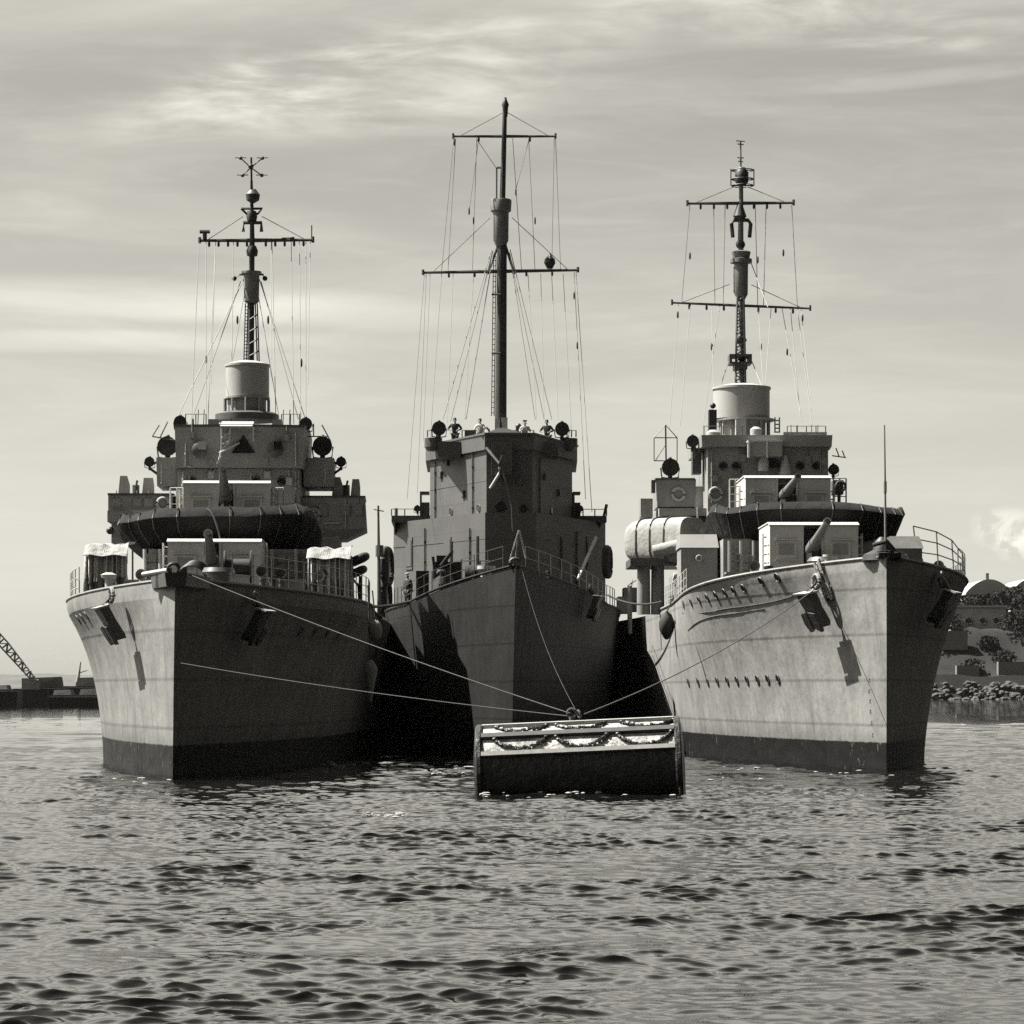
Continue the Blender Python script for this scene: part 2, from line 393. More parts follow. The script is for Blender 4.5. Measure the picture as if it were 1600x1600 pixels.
def anchor(S, px, py, side, sc=1.0, m='anchor'):
    p, n = S.on_hull(px, py, side)
    up = Vector((0, 0, 1)); t = n.cross(up).normalized(); d = (up-n*up.dot(n)).normalized()
    d = (d+n*0.28).normalized()          # hangs away from the flare
    c = p+n*0.72*sc
    def q(a, b2, o): return c+t*a*sc+d*b2*sc*-1+n*o*sc
    mb = MB()
    def slab(pts, o0, o1): mb.loft([[q(a, b2, o0) for a, b2 in pts], [q(a, b2, o1) for a, b2 in pts]])
    slab([(-0.48, -0.72), (0.48, -0.72), (0.46, -0.45), (0.38, -0.1), (0.44, 0.12), (0.47, 0.5), (0.3, 0.68), (0.12, 0.58), (-0.12, 0.58), (-0.3, 0.68), (-0.47, 0.5), (-0.44, 0.12), (-0.38, -0.1), (-0.46, -0.45)], -0.24, 0.14)
    for sd in (-1, 1):
        slab([(sd*0.05, 0.0), (sd*0.5, 0.06), (sd*0.56, 0.5), (sd*0.4, 0.84), (sd*0.08, 0.68)], 0.17, 0.32)
    mb.tube([q(0, 0.1, 0.0), q(0, -0.8, -0.25), q(0, -1.15, -0.75)], 0.15*sc, 8)
    o = mb.build('anchor', m, S.hull)
    pl = MB(); pl.loft([[q(-0.52, -0.73, -0.3), q(0.52, -0.73, -0.3), q(0.56, -0.73, 0.24), q(-0.56, -0.73, 0.24)],
                        [q(-0.52, -0.8, -0.3), q(0.52, -0.8, -0.3), q(0.56, -0.8, 0.24), q(-0.56, -0.8, 0.24)]]); pl.build('anchor_crown', 'white', o)  # top plate in white, sunlight on the iron put into its colour
    h = p+d*1.1*sc
    MB().ring(h+n*0.05, (n+up*0.3), 0.26*sc, 0.08*sc, 18).build('hawse_pipe', S.hullmat, S.hull)
    return c

def bitts(S, v, u, w, par, h=0.5):
    mb = MB(); mb.box(v-0.2, v+0.2, u-0.5, u+0.5, w, w+0.08)
    for du in (-0.28, 0.28): mb.lathe([(0.12, 0.05), (0.12, h-0.1), (0.16, h-0.07), (0.16, h)], (v, u+du, w), n=12)
    return mb.build('bollard', 'black', par)

# ================================================================= left warship
def sheer(h0, k, brk, low, rise=0.0):
    return lambda u: (h0-k*min(u, 25)) if u < brk else low
LS = Ship('warship', 'leftmost warship, pale hull with port bow in deep shade, dark tarpaulin below upper gun',
          -10.38, 89.0, R(-2.3), sheer(6.22, 0.006, 76, 3.4), (5.85, 24, 1.8), (5.35, 44, 2.7), 1.6, 104, 2.0, 0.5, 0.24)
LS.mid = 0.8; LS.hullmat = 'hull_a'; LS.build_hull('hull_a')
S = LS
# bow: stem head, fairleads
mb = MB(); mb.loft([[(-0.3, 0.0, 6.0), (0.3, 0.0, 6.0), (0.9, 2.0, 6.0), (-0.9, 2.0, 6.0)], [(-0.34, -0.15, 6.42), (0.34, -0.15, 6.42), (0.95, 2.0, 6.35), (-0.95, 2.0, 6.35)]])
mb.build('stem_head', 'steel', S.hull)
mb = MB(); mb.ring((-0.1, 0.2, 6.55), (0, 1, 0.2), 0.17, 0.06, 16); mb.build('fairlead', 'black', S.root)
mb = MB(); mb.tube([(-1.15, 1.6, 6.43), (-0.2, 0.3, 6.52)], 0.08, 8); mb.build('bow_chock', 'white', S.root)
for v, u in ((-2.6, 9.0), (2.6, 9.0), (-3.9, 13), (3.9, 13)): bitts(S, v, u, 6.12, S.root)
mb = MB(); mb.lathe([(0.55, 0), (0.4, 0.25), (0.4, 0.65), (0.58, 0.75), (0.5, 0.9)], (0.7, 10, 6.1), n=18); mb.build('capstan', 'steel', S.root)
mb = MB()
mb.lathe([(0.6, -0.5), (0.6, -0.44), (0.3, -0.44), (0.3, 0.44), (0.6, 0.44), (0.6, 0.5)], S.P(372, 886, 15), (1, 0, 0), 18)
mb.box(S.V(350, 15), S.V(394, 15), 14.6, 15.6, 6.1, 6.5); mb.build('cable_reel', 'black', S.root)
mb = MB(); q = S.P(300, 888, 13.5)
for k in range(5): mb.ring(q+Vector((0.03*k, 0.1*k, -0.35+0.07*k)), (0.1, 1, 0.5), 0.5-0.03*k, 0.05, 18)
mb.build('hose_coil', 'black', S.root)
mb = MB(); p = S.P(170, 905, 16)
mb.lathe([(0.14, -0.7), (0.14, 0), (0.26, 0.05), (0.3, 0.16), (0.12, 0.24)], p, n=14); mb.build('mushroom_vent', 'white', S.root)
# portholes
for x, y in ((123, 968), (129, 966), (136, 963)): S.porthole(x, y, -1, 0.16)
for x, y in ((133, 1045), (140, 1042), (147, 1040)): pass
for x, y in ((470, 985), (492, 986), (512, 988), (530, 990)): S.porthole(x, y, 1)
anchor(S, 199, 968, -1, 0.85); anchor(S, 377, 972, 1, 0.8)
# guns and gun deck
gun_mount(S, 262, 407, 841, 932, 20, 317, 344, (332, 890), (325, 833), 3.4, 4.0, 0.2, 'steel')  # barrel darker than the right ship's, its shade put into the colour
mb = MB(); S.fbox(mb, 232, 492, 858, 955, 25, 43); mb.build('forward_deckhouse', 'house_a', S.root)
def topL(f):
    return 797+4*math.sin(f*9)-(12 if f > 0.55 else 0)*math.sin((f-0.55)/0.45*3.14)+22*max(0, f-0.93)/0.07+18*max(0, 0.06-f)/0.06
zf = screen(S, 200, 500, topL, 872, 24, 31, bot=0.8, wav=0.2)
for x in (425, 462, 250, 226):
    MB().tube([S.P(x, 858, 24.8), S.P(x+1, 930, 24.8)], 0.07, 8).build('deck_pillar', 'shield', S.root)
gun_mount(S, 287, 421, 750, 842, 28.5, 340, 366, (352, 782), (348, 733), 3.2, 4.0, 0.2, 'steel')  # darker barrel here too, with shade in its colour
rails(S, [S.P(x, 800, 30) for x in (266, 276, 286)], S.root, 1.0, 3, 0.03); rails(S, [S.P(x, 800, 30) for x in (425, 434, 443)], S.root, 1.0, 3, 0.03)
# rope hanging over the tarpaulin
wire(S, S.P(323, 795, 23.6), S.P(345, 845, 23.2), S.root, -0.3, 0.035, 'lanyard', 'rope')
# bridge
ub = 36
lower = [(S.V(278, ub), ub), (S.V(468, ub), ub), (S.V(474, ub), ub+2), (S.V(474, ub), ub+9), (S.V(270, ub), ub+9), (S.V(272, ub), ub+2)]
mb = MB(); mb.prism(lower, S.W(900, ub), S.W(733, ub)); br = mb.build('bridge', 'house_a', S.root)
up = [(S.V(276, ub), ub-0.35), (S.V(343, ub), ub-0.6), (S.V(402, ub), ub-0.6), (S.V(474, ub), ub-0.35), (S.V(480, ub), ub+2), (S.V(478, ub), ub+7), (S.V(274, ub), ub+7), (S.V(272, ub), ub+2)]
mb = MB(); mb.prism(up, S.W(732, ub), S.W(668, ub), 1.02); cp = mb.build('compass_platform', 'house_a', br)
mb = MB(); mb.prism([(p[0]*1.0+(0.07 if p[0] > S.V(376, ub) else -0.07), p[1]-0.06) for p in up], S.W(669, ub), S.W(665, ub)); mb.build('bridge_coaming', 'steel', cp)
# windscreen recess with white frame
mb = MB(); mb.add([S.P(362, 708, ub-0.75), S.P(398, 708, ub-0.75), S.P(380, 680, ub-0.75), S.P(362, 708, ub-0.5), S.P(398, 708, ub-0.5), S.P(380, 680, ub-0.5)],
                  [(0, 1, 2), (3, 5, 4), (0, 3, 4, 1), (1, 4, 5, 2), (2, 5, 3, 0)]); mb.build('bridge_window', 'glass', cp)
mb = MB(); za, zb_ = S.W(668, ub-0.9), S.W(659, ub); va, vb = S.V(346, ub), S.V(396, ub)
mb.loft([[(va, ub-1.0, za), (vb, ub-1.0, za), (vb, ub+0.5, zb_), (va, ub+0.5, zb_)], [(va, ub-1.0, za+0.06), (vb, ub-1.0, za+0.06), (vb, ub+0.5, zb_+0.06), (va, ub+0.5, zb_+0.06)]]); mb.build('wind_baffle', 'white', cp)
mb = MB()
for a, b2 in (((346, 668), (346, 712)), ((346, 712), (340, 724)), ((346, 684), (360, 676)), ((348, 694), (358, 690)), ((360, 668), (358, 690)), ((358, 690), (343, 708)), ((344, 707), (374, 692)), ((396, 668), (396, 690)), ((346, 706), (340, 725))):
    mb.tube([S.P(*a, ub-0.95), S.P(*b2, ub-0.85)], 0.045, 6)
mb.build('white_strut_frame', 'white', cp)
for x in (312, 430):
    p = S.P(x, 703, ub-0.55); mb = MB(); mb.lathe([(0.34, 0), (0.34, 0.12), (0.2, 0.2)], p, (0, -1, 0), 16); o = mb.build('bridge_lantern', 'steel', cp)
    mb = MB(); mb.box(p.x-0.05, p.x+0.3, p.y-0.3, p.y-0.22, p.z+0.0, p.z+0.35)
    mb.build('lantern_glass', 'white' if x == 312 else 'glass', o)
for x in (400, 440, 300): S.scuttle(x, 752, ub-0.02, par=br)
# searchlight tubs
for x0, x1, lx, sx, sd in ((246, 277, 262, 234, -1), (475, 521, 504, 533, 1)):
    vc, hw = S.V((x0+x1)/2, 37), S.m((x1-x0)/2, 37)
    mb = MB(); mb.prism([(vc-hw, 36.8), (vc+hw, 36.8), (vc+hw, 40), (vc-hw, 40)], S.W(760, 37), S.W(716, 37), 1.06); tub = mb.build('searchlight_tub', 'house_a', S.root)
    lamp(S, lx, 698, 14.5, 37.6, tub, 'searchlight', 0.25)
    lamp(S, sx, 722, 7.5, 37.4, tub, 'small_lamp', 0.15)
    wire(S, S.P(lx+sd*10, 718, 37.4), S.P(sx, 728, 37.4), tub, 0, 0.05, 'lamp_bracket', 'black')
    wire(S, S.P(sx, 732, 37.4), S.P(sx-sd*14, 742, 37.4), tub, 0, 0.06, 'lower_bracket', 'black')
for lx, ly in ((282, 660), (478, 663)): lamp(S, lx, ly, 9.5, 37, cp, 'sighting_drum', 0.12)
for grp in ((((238, 682), (274, 688)), ((238, 682), (249, 664)), ((250, 684), (262, 659))), (((482, 682), (512, 682)), ((503, 664), (517, 690)), ((490, 682), (490, 662)))):
    mb = MB()
    for a, b2 in grp: mb.tube([S.P(*a, 37), S.P(*b2, 37)], 0.03, 6)
    mb.build('yagi_aerial', 'steel', cp)
mb = MB(); S.fbox(mb, 325, 340, 655, 668, 38, 39); S.fbox(mb, 425, 440, 655, 668, 38, 39); S.fbox(mb, 300, 303, 655, 668, 38, 38.1); mb.build('chart_locker', 'house_a', cp)
# lower bridge wings
mb = MB(); S.fbox(mb, 169, 270, 773, 798, 37, 40.5); mb.prism([(S.V(169, 37)-0.03, 36.95), (S.V(199, 37), 36.95), (S.V(199, 37), 40.4), (S.V(169, 37)-0.03, 40.4)], S.W(816, 37), S.W(798.2, 37))
wl = mb.build('bridge_wing', 'house_a', S.root)
mb = MB(); S.fbox(mb, 168, 271, 771, 774, 36.93, 40.6); mb.build('wing_rail_cap', 'steel', wl)
mb = MB(); S.fbox(mb, 174, 188, 816, 880, 37.2, 38.2); mb.build('wing_pillar', 'house_a', wl)
mb = MB(); S.fbox(mb, 188.5, 197, 816, 880, 37.6, 38.4); mb.build('wing_locker', 'white', wl)
mb = MB(); mb.ball(S.P(172, 829, 37.1), 0.17); mb.tube([S.P(172, 829, 37.1), S.P(176, 824, 37.3)], 0.05, 6); mb.build('side_lantern', 'black', wl)
mb = MB(); v0, v1, v2 = S.V(463, 37), S.V(570, 37), S.V(573, 37)
mb.loft([[(S.V(480, 37), 37.3, S.W(842, 37)), (S.V(541, 37), 37.3, S.W(842, 37)), (S.V(541, 37), 40, S.W(842, 37)), (S.V(480, 37), 40, S.W(842, 37))],
         [(v0, 37, S.W(826, 37)), (v2, 37, S.W(826, 37)), (v2, 40.5, S.W(826, 37)), (v0, 40.5, S.W(826, 37))]])
mb.loft([[(v0, 37.0, S.W(825.9, 37)), (v2, 37.0, S.W(825.9, 37)), (v2, 40.5, S.W(825.9, 37)), (v0, 40.5, S.W(825.9, 37))],
         [(v0, 37, S.W(776, 37)), (v1, 37, S.W(776, 37)), (v1, 40.5, S.W(776, 37)), (v0, 40.5, S.W(776, 37))]])
wr = mb.build('bridge_wing', 'house_a', S.root)
mb = MB(); S.fbox(mb, 462, 571, 774, 776.5, 36.94, 40.6); mb.build('wing_rail_cap', 'steel', wr)
mb = MB(); S.fbox(mb, 463, 532, 838, 900, 37.2, 40.2); mb.build('wing_support', 'house_a', wr)
mb = MB(); S.fbox(mb, 505, 532, 816, 818, 36.9, 36.99); mb.build('name_batten', 'shield', wr)
for px0, xs in ((wl, ((184, 203, 744, -1), (221, 241, 747, 1))), (wr, ((518, 536, 745, -1), (547, 563, 748, 1)))):
    cxp = sum((a+b2)/2 for a, b2, _, _ in xs)/2
    g = MB(); g.tube([S.P(cxp, 790, 38.4), S.P(cxp, 758, 38.4)], 0.16, 8); g.tube([S.P(cxp, 762, 38.6), S.P(cxp+2, 752, 36.9)], 0.05, 8)
    go = g.build('light_gun', 'steel', px0)
    for a, b2, yt, sd in xs:
        pm = MB(); va, vb = S.V(a, 38), S.V(b2, 38); z0, z1 = S.W(780, 38), S.W(yt, 38)
        pm.loft([[(va, 38, z0), (vb, 38, z0), (vb-0.0, 38, (z0+z1)/2+0.1), (vb-0.12 if sd < 0 else vb-0.05, 38, z1), (va+0.1, 38, z1)],
                 [(va, 38.04, z0), (vb, 38.04, z0), (vb, 38.04, (z0+z1)/2+0.1), (vb-0.12 if sd < 0 else vb-0.05, 38.04, z1), (va+0.1, 38.04, z1)]])
        pm.build('splinter_plate', 'shield', go)
# director
def director(S, x0, x1, yt, ym, yb, u, bx0, bx1, disc=None, m='drum'):
    vc, r = S.V((x0+x1)/2, u), S.m((x1-x0)/2, u)
    mb = MB(); mb.lathe([(r, S.W(ym, u)), (r, S.W(yt+4, u)), (r*1.04, S.W(yt+3.5, u)), (r*1.04, S.W(yt, u)), (r*0.5, S.W(yt, u)+0.15)], (vc, u+r, 0), n=40)
    d = mb.build('gun_director', m, S.root)
    rb = S.m((bx1-bx0)/2, u); vb = S.V((bx0+bx1)/2, u)
    mb = MB(); mb.lathe([(rb*0.82, S.W(yb, u)), (rb*0.82, S.W(ym, u)-0.12), (r*1.06, S.W(ym, u)-0.1), (r*1.06, S.W(ym, u)-0.01)], (vb, u+r, 0), n=32)
    for k in range(10):
        a = R(36*k+18); q = Vector((vb+math.cos(a)*rb*0.97, u+r+math.sin(a)*rb*0.97, 0))
        mb.tube([q+Vector((0, 0, S.W(yb, u))), q+Vector((0, 0, S.W(ym, u)-0.1))], 0.06, 6)
    mb.build('director_pedestal', 'house_a', d)
    if disc:
        rd = S.m(disc[0], u); mb = MB()
        mb.lathe([(rd, S.W(disc[2], u)), (rd, S.W(disc[1], u)), (rd*0.9, S.W(disc[1], u)+0.08)], (vb, u+r, 0), n=36); mb.build('director_platform', 'steel', d)
    return d
director(S, 351, 419, 566, 617, 646, 40, 347, 421, (50, 645, 655))
# mast
def yard(S, a, b2, u, par, m, r=0.07, lifts=(), blocks=0):
    A, B = S.P(*a, u), S.P(*b2, u)
    mb = MB(); mid = A.lerp(B, 0.5); mb.tube([A, mid], r*0.75, 8, r*1.15); mb.tube([mid, B], r*1.15, 8, r*0.75)
    for e in (A, B): mb.tube([e-Vector((0, 0, 0.12)), e+Vector((0, 0, 0.16))], r*0.9, 6)
    o = mb.build('yard', m, par)
    for k in range(blocks):
        t = (k+1)/(blocks+1)
        if abs(t-0.5) < 0.06: continue
        q = A.lerp(B, t); bm = MB(); bm.lathe([(0.03, -0.3), (0.06, -0.24), (0.06, -0.12), (0.035, -0.03)], q, n=8); bm.build('pulley_block', m, par)
    for l in lifts:
        wire(S, S.P(*l, u), A.lerp(B, 0.06 if l[0] < (a[0]+b2[0])/2 else 0.94), par, 0, 0.02, 'yard_lift')
    return o
um = 46
mb = MB(); mb.tube([S.P(391, 660, um), S.P(392.5, 472, um)], S.m(5.5, um), 12, S.m(5, um)); mb.tube([S.P(392.5, 472, um), S.P(394, 372, um)], S.m(4.6, um), 12, S.m(4.2, um))
mb.tube([S.P(394, 372, um), S.P(393, 282, um)], S.m(4, um), 10, S.m(2, um)); mb.tube([S.P(393, 284, um), S.P(392.5, 246, um)], S.m(1.6, um), 8)
mast = mb.build('mast', 'mast_d', S.root)
mb = MB()
for x in (382, 386): mb.tube([S.P(x-1, 566, um-0.3), S.P(x+1.5, 474, um-0.3)], 0.03, 6)
for x in (402, 405): mb.tube([S.P(x, 566, um-0.2), S.P(x-3, 474, um-0.2)], 0.035, 6)
for k in range(16): mb.tube([S.P(381.5+k*0.12, 560-k*5.4, um-0.3), S.P(388, 560-k*5.4, um-0.3)], 0.02, 5)
for k in range(5): mb.tube([S.P(390, 556-k*19, um-0.2), S.P(405-k*0.6, 548-k*19, um-0.2)], 0.035, 5)
mb.build('mast_ladder', 'mast_d', mast)
mb = MB(); rr = S.m(14, um); zc = 0
mb.lathe([(rr*0.55, S.W(474, um)), (rr*0.84, S.W(471, um)), (rr*0.88, S.W(430, um)), (rr*1.12, S.W(428, um)), (rr*1.12, S.W(424.5, um)), (rr*0.9, S.W(424.5, um))], (S.V(393, um), um, 0), n=24)
cn = mb.build('crows_nest', 'mast_l', mast)
mb = MB(); mb.tube([S.P(374, 429, um), S.P(412, 429, um)], 0.05, 6); mb.build('nest_bar', 'mast_d', cn)
for x in (366, 414): mb = MB(); mb.ball(S.P(x, 435, um), 0.12); mb.tube([S.P(x, 435, um), S.P(376 if x < 390 else 410, 429, um)], 0.025, 5); mb.build('mast_lantern', 'black', mast)
yard(S, (312, 376), (489, 375), um, mast, 'mast_d', 0.085, ((380, 338), (409, 338)), 11)
mb = MB(); mb.tube([S.P(320, 374, um), S.P(320, 364, um)], 0.1, 8); mb.tube([S.P(312, 362, um), S.P(328, 362, um)], 0.09, 8); mb.build('yardarm_aerial', 'mast_d', mast)
wire(S, S.P(487, 378, um), S.P(487, 352, um), mast, 0, 0.03, 'whip_aerial', 'mast_d'); wire(S, S.P(440, 373, um), S.P(460, 371.5, um), mast, 0, 0.05, 'yard_spar', 'mast_d')
mb = MB()
mb.tube([S.P(377, 326, um), S.P(385, 334, um), S.P(403, 334, um), S.P(410, 326, um), S.P(377, 326, um)], 0.06, 6)
mb.tube([S.P(380, 362, um), S.P(381, 348, um), S.P(408, 348, um), S.P(408.5, 362, um)], 0.09, 8); mb.tube([S.P(394, 350, um), S.P(393.5, 332, um)], 0.12, 8)
mb.build('mast_spreader', 'mast_d', mast); mb = MB()
mb.lathe([(0.05, S.W(318, um)), (0.3, S.W(313, um)), (0.34, S.W(304, um)), (0.16, S.W(296, um))], (S.V(395, um), um, 0), n=12); mb.build('masthead_lantern', 'mast_d', mast); mb = MB()
mb.lathe([(0.22, S.W(345, um)), (0.26, S.W(338, um)), (0.2, S.W(330, um))], (S.V(393.5, um), um, 0), n=12)
mb.build('mast_collar', 'mast_d', mast); mb = MB()
mb.lathe([(0.24, S.W(400, um)), (0.28, S.W(392, um)), (0.18, S.W(384, um))], (S.V(394, um), um, 0), n=12)
mb.build('mast_collar', 'mast_d', mast)
mb = MB(); c0 = (392, 262)
mb.ball(S.P(392, 260, um), 0.13)
for ex, ey in ((376, 247), (410, 247), (379, 274), (409, 274)):
    mb.tube([S.P(*c0, um), S.P(ex, ey, um)], 0.03, 6); mb.tube([S.P(ex-9, ey-0.5, um), S.P(ex+9, ey-0.5, um)], 0.024, 5); mb.ball(S.P(ex, ey, um), 0.09, 1, 8)
mb.build('direction_finder_aerial', 'mast_d', mast)
for a, b2 in (((311, 378), (299, 662)), ((322, 378), (322, 650)), ((337, 378), (330, 600)), ((337, 380), (325, 655)), ((365, 378), (361, 660)), ((425, 378), (431, 655)), ((424, 378), (424, 560)), ((455, 378), (459, 662)), ((468, 378), (470, 662)), ((478, 378), (478, 662)), ((485, 378), (481, 600))):
    wire(S, S.P(*a, um), S.P(*b2, um-6), mast)
for a, b2 in (((381, 436), (278, 650)), ((405, 436), (476, 652)), ((376, 440), (300, 655)), ((408, 440), (466, 655)), ((385, 440), (364, 560)), ((400, 440), (436, 655))):
    wire(S, S.P(*a, um), S.P(*b2, um-3), mast, 0, 0.022, 'stay')
for x, y in ((371, 500), (419, 500), (322, 562), (471, 567)): MB().lathe([(0.02, -0.2), (0.05, -0.1), (0.05, 0.1), (0.02, 0.2)], S.P(x, y, um-3), n=8).build('insulator', 'mast_d', mast)
# rails on the forecastle edge
for side, us_ in ((-1, [14+i*1.4 for i in range(9)]), (1, [4+i*1.6 for i in range(15)])):
    rails(S, [Vector((side*(S.b(u, 6.1)-0.12), u, S.deck(u))) for u in us_], S.root, 1.05, 3, 0.022 if side < 0 else 0.018, m='shield' if side < 0 else 'steel')
# small midship pieces seen past the bridge
mb = MB(); mb.box(-3.2, 3.2, 52, 60, 3.3, 8.5); mb.build('midship_house', 'house_a', S.root)
mb = MB(); mb.lathe([(1.6, 8.4), (1.5, 13.5), (1.58, 13.6), (1.55, 13.9)], (0, 57, 0), n=28); mb.build('funnel', 'house_a', S.root)
mb = MB(); mb.tube([S.P(593, 980, 56), S.P(591, 790, 56)], 0.12, 8, 0.05); mb.tube([S.P(584, 796, 56), S.P(600, 799, 56)], 0.03, 6); mb.tube([S.P(593, 870, 56), S.P(593, 852, 56)], 0.2, 8); mb.build('boat_davit_post', 'steel', S.root)

def shelter(S, x0, x1, yr0, yr1, yb, u, label, m2):
    """canvas awning hung from a ridge with pleated side curtains"""
    va, vb = S.V(x0, u), S.V(x1, u); z1, z0, zb = S.W(yr0, u), S.W(yr1, u), S.W(yb, u)
    base = Vector(((va+vb)/2, u, zb)); root = empty('canvas_shelter', S.world(base), -S.th); tag(root, label, 'canvas shelter', 'canvas shelters on the forecastle edge')
    n = 24; rf = MB()
    rings = []
    for k in range(n+1):
        t = k/n; v = va+(vb-va)*t; dz = 0.05*math.sin(t*7)+0.03*math.sin(t*19)+(0.1*t)
        rings.append([(v-0.04, u-0.02-0.02*math.sin(t*15), z0+0.03*math.sin(t*11)), (v, u+0.35, z1+dz), (v, u+3.2, z1+dz+0.15), (v, u+3.2, z1+dz+0.11), (v, u+0.35, z1+dz-0.04), (v-0.04, u+0.03, z0-0.02+0.03*math.sin(t*11))])
    rf.loft(rings, True, False, True); r_ = rf.build('awning', 'canvas', root, base)
    cu = MB(); n = 150; r0, r1 = [], []
    for k in range(n+1):
        t = k/n; v = va+0.05+(vb-va-0.1)*t; a = 0.17*math.sin(t*38+2*math.sin(t*9))+0.07*math.sin(t*83)
        r0.append((v, u+0.14+a*0.4, z0+0.05)); r1.append((v+0.06*math.sin(t*20), u+0.14+a*1.5, zb+0.12*math.sin(t*13)))
    cu.loft([r1, [(p[0], p[1]-(0.02), (p[2]+q[2])/2) for p, q in zip(r0, r1)], r0], False, True, False); c_ = cu.build('curtain', m2, root, base); c_.modifiers.new('t', 'SOLIDIFY').thickness = 0.03
    cs = MB(); vv = va if x0 < 300 else vb; r0, r1 = [], []
    for k in range(41):
        t = k/40; a = 0.08*math.sin(t*37); r0.append((vv+a*0.4, u+0.2+2.9*t, z0+0.1)); r1.append((vv+a, u+0.2+2.9*t, zb))
    cs.loft([r1, r0], False, True, False); c2 = cs.build('side_curtain', m2, root, base); c2.modifiers.new('t', 'SOLIDIFY').thickness = 0.03
    for v in (va+0.1, vb-0.1):
        for du in (0.4, 3.0): MB().tube([(v, u+du, zb-0.3), (v, u+du, z1)], 0.04, 6).build('awning_pole', 'steel', root, base)
shelter(S, 132, 200, 852, 868, 925, 19.5, 'canvas shelter with sunlit pleated curtains at the left end of the left warship', 'canvas')
shelter(S, 480, 549, 857, 872, 935, 19.5, 'canvas shelter with dark shaded curtains beneath the right bridge wing of the left warship', 'curtain')
def carley(S, px, py, u, rx, rz, label, vertical=False, m='dull', group='dark life rafts slung at the ships sides'):
    """oval float ring with a slatted floor"""
    c = S.P(px, py, u); mb = MB(); pts = []
    a_, b_ = S.m(rx, u), S.m(rz, u)
    for k in range(29):
        t = 2*math.pi*k/28; ct, st = math.cos(t), math.sin(t)
        e = lambda q: math.copysign(abs(q)**0.7, q)
        pts.append(Vector((0.2*e(ct), 1.2*e(ct), b_*0.72*e(st))) if vertical else Vector((a_*0.72*e(ct), 0.9*e(st), 0.12*e(ct))))
    rad = (a_ if vertical else b_)*0.55
    root = mb.tube(pts, rad, 10).build('life_raft', m); root.location = S.world(c); root.rotation_euler = (0, 0, -S.th)
    tag(root, label, 'life raft', group)
    fl = MB()
    for k in range(-3, 4):
        if vertical: fl.box(-0.1, 0.1, k*0.28-0.141, k*0.28+0.141, -b_*0.7, b_*0.7)
        else: fl.box(-a_*0.6, a_*0.6, k*0.2-0.06, k*0.2+0.06, -0.05, 0.0)
    fl.build('raft_floor', 'steel', root)
    return root
carley(S, 561, 874, 21, 15, 11, 'upper dark life raft beside the shaded canvas shelter')
carley(S, 558, 894, 21, 15, 10, 'lower dark life raft beside the shaded canvas shelter')
mb = MB(); mb.tube([S.P(563, 900, 21.5), S.P(562, 950, 21.5)], 0.06, 8); mb.tube([S.P(551, 905, 21.5), S.P(560, 915, 21.5), S.P(562, 950, 21.5)], 0.05, 8); mb.build('raft_stand', 'black', S.root)

def door(S, px, y0, y1, u, par, w=0.36, m='house_a'):
    v = S.V(px, u); z0, z1 = S.W(y1, u), S.W(y0, u)
    mb = MB(); mb.box(v-w-0.06, v+w+0.06, u-0.05, u, z0-0.06, z1+0.06); mb.box(v-w, v+w, u-0.09, u-0.051, z0, z1); o = mb.build('steel_door', m, par)
    hm = MB()
    for dz in (0.25, 0.5, 0.75):
        for sd in (-1, 1): hm.box(v+sd*(w-0.02)-0.03, v+sd*(w-0.02)+0.03, u-0.13, u-0.091, z0+(z1-z0)*dz-0.05, z0+(z1-z0)*dz+0.05)
    for k, q in enumerate(range(1)): pass
    hm.box(v-w+0.01, v+w-0.01, u-0.115, u-0.0915, z0+(z1-z0)*0.5-0.015, z0+(z1-z0)*0.5+0.015); hm.box(v-0.015, v+0.015, u-0.116, u-0.0916, z0+0.02, z1-0.02)
    hm.box(v-w+0.01, v+w-0.01, u-0.1155, u-0.0918, z0+(z1-z0)*0.25-0.015, z0+(z1-z0)*0.25+0.015); hm.box(v-w+0.01, v+w-0.01, u-0.1155, u-0.0918, z0+(z1-z0)*0.75-0.015, z0+(z1-z0)*0.75+0.015)
    hm.build('door_clips', 'steel', o); return o
def pipe(S, pts, u, par, r=0.045, m='shield', name='pipe_run'):
    P_ = [S.P(x, y, u)-Vector((0, r+0.02, 0)) for x, y in pts]; mb = MB(); mb.tube(P_, r, 7)
    for a, b2 in zip(P_[:-1], P_[1:]):
        c = (a+b2)/2; mb.lathe([(r*1.5, -0.04), (r*1.5, 0.04)], c, (b2-a), 8)
    return mb.build(name, m, par)
def jbox(S, px, py, u, par, w=0.16, h=0.2, d=0.12, m='shield', name='junction_box'):
    p = S.P(px, py, u); mb = MB(); mb.box(p.x-w, p.x+w, u-d, u, p.z-h, p.z+h); mb.box(p.x-w*0.8, p.x+w*0.8, u-d-0.02, u-d-0.001, p.z-h*0.8, p.z+h*0.8); mb.tube([p+Vector((0, -d/2, h)), p+Vector((0, -d/2, h+0.35))], 0.025, 6)
    return mb.build(name, m, par)
def cowl(S, v, u, w, h, par, m='shield', r=0.22):
    mb = MB(); pts = [Vector((v, u, w-0.05)), Vector((v, u, w+h*0.6)), Vector((v, u-0.06, w+h*0.85)), Vector((v, u-0.28, w+h)), Vector((v, u-0.5, w+h))]
    mb.tube(pts[:4], r*0.62, 12, r*0.8); mb.lathe([(r*0.8, 0), (r*1.25, 0.2), (r*1.3, 0.24), (r*1.1, 0.22), (r*0.6, 0.05)], pts[3], (0, -1, 0.05), 14)
    return mb.build('vent_cowl', m, par)
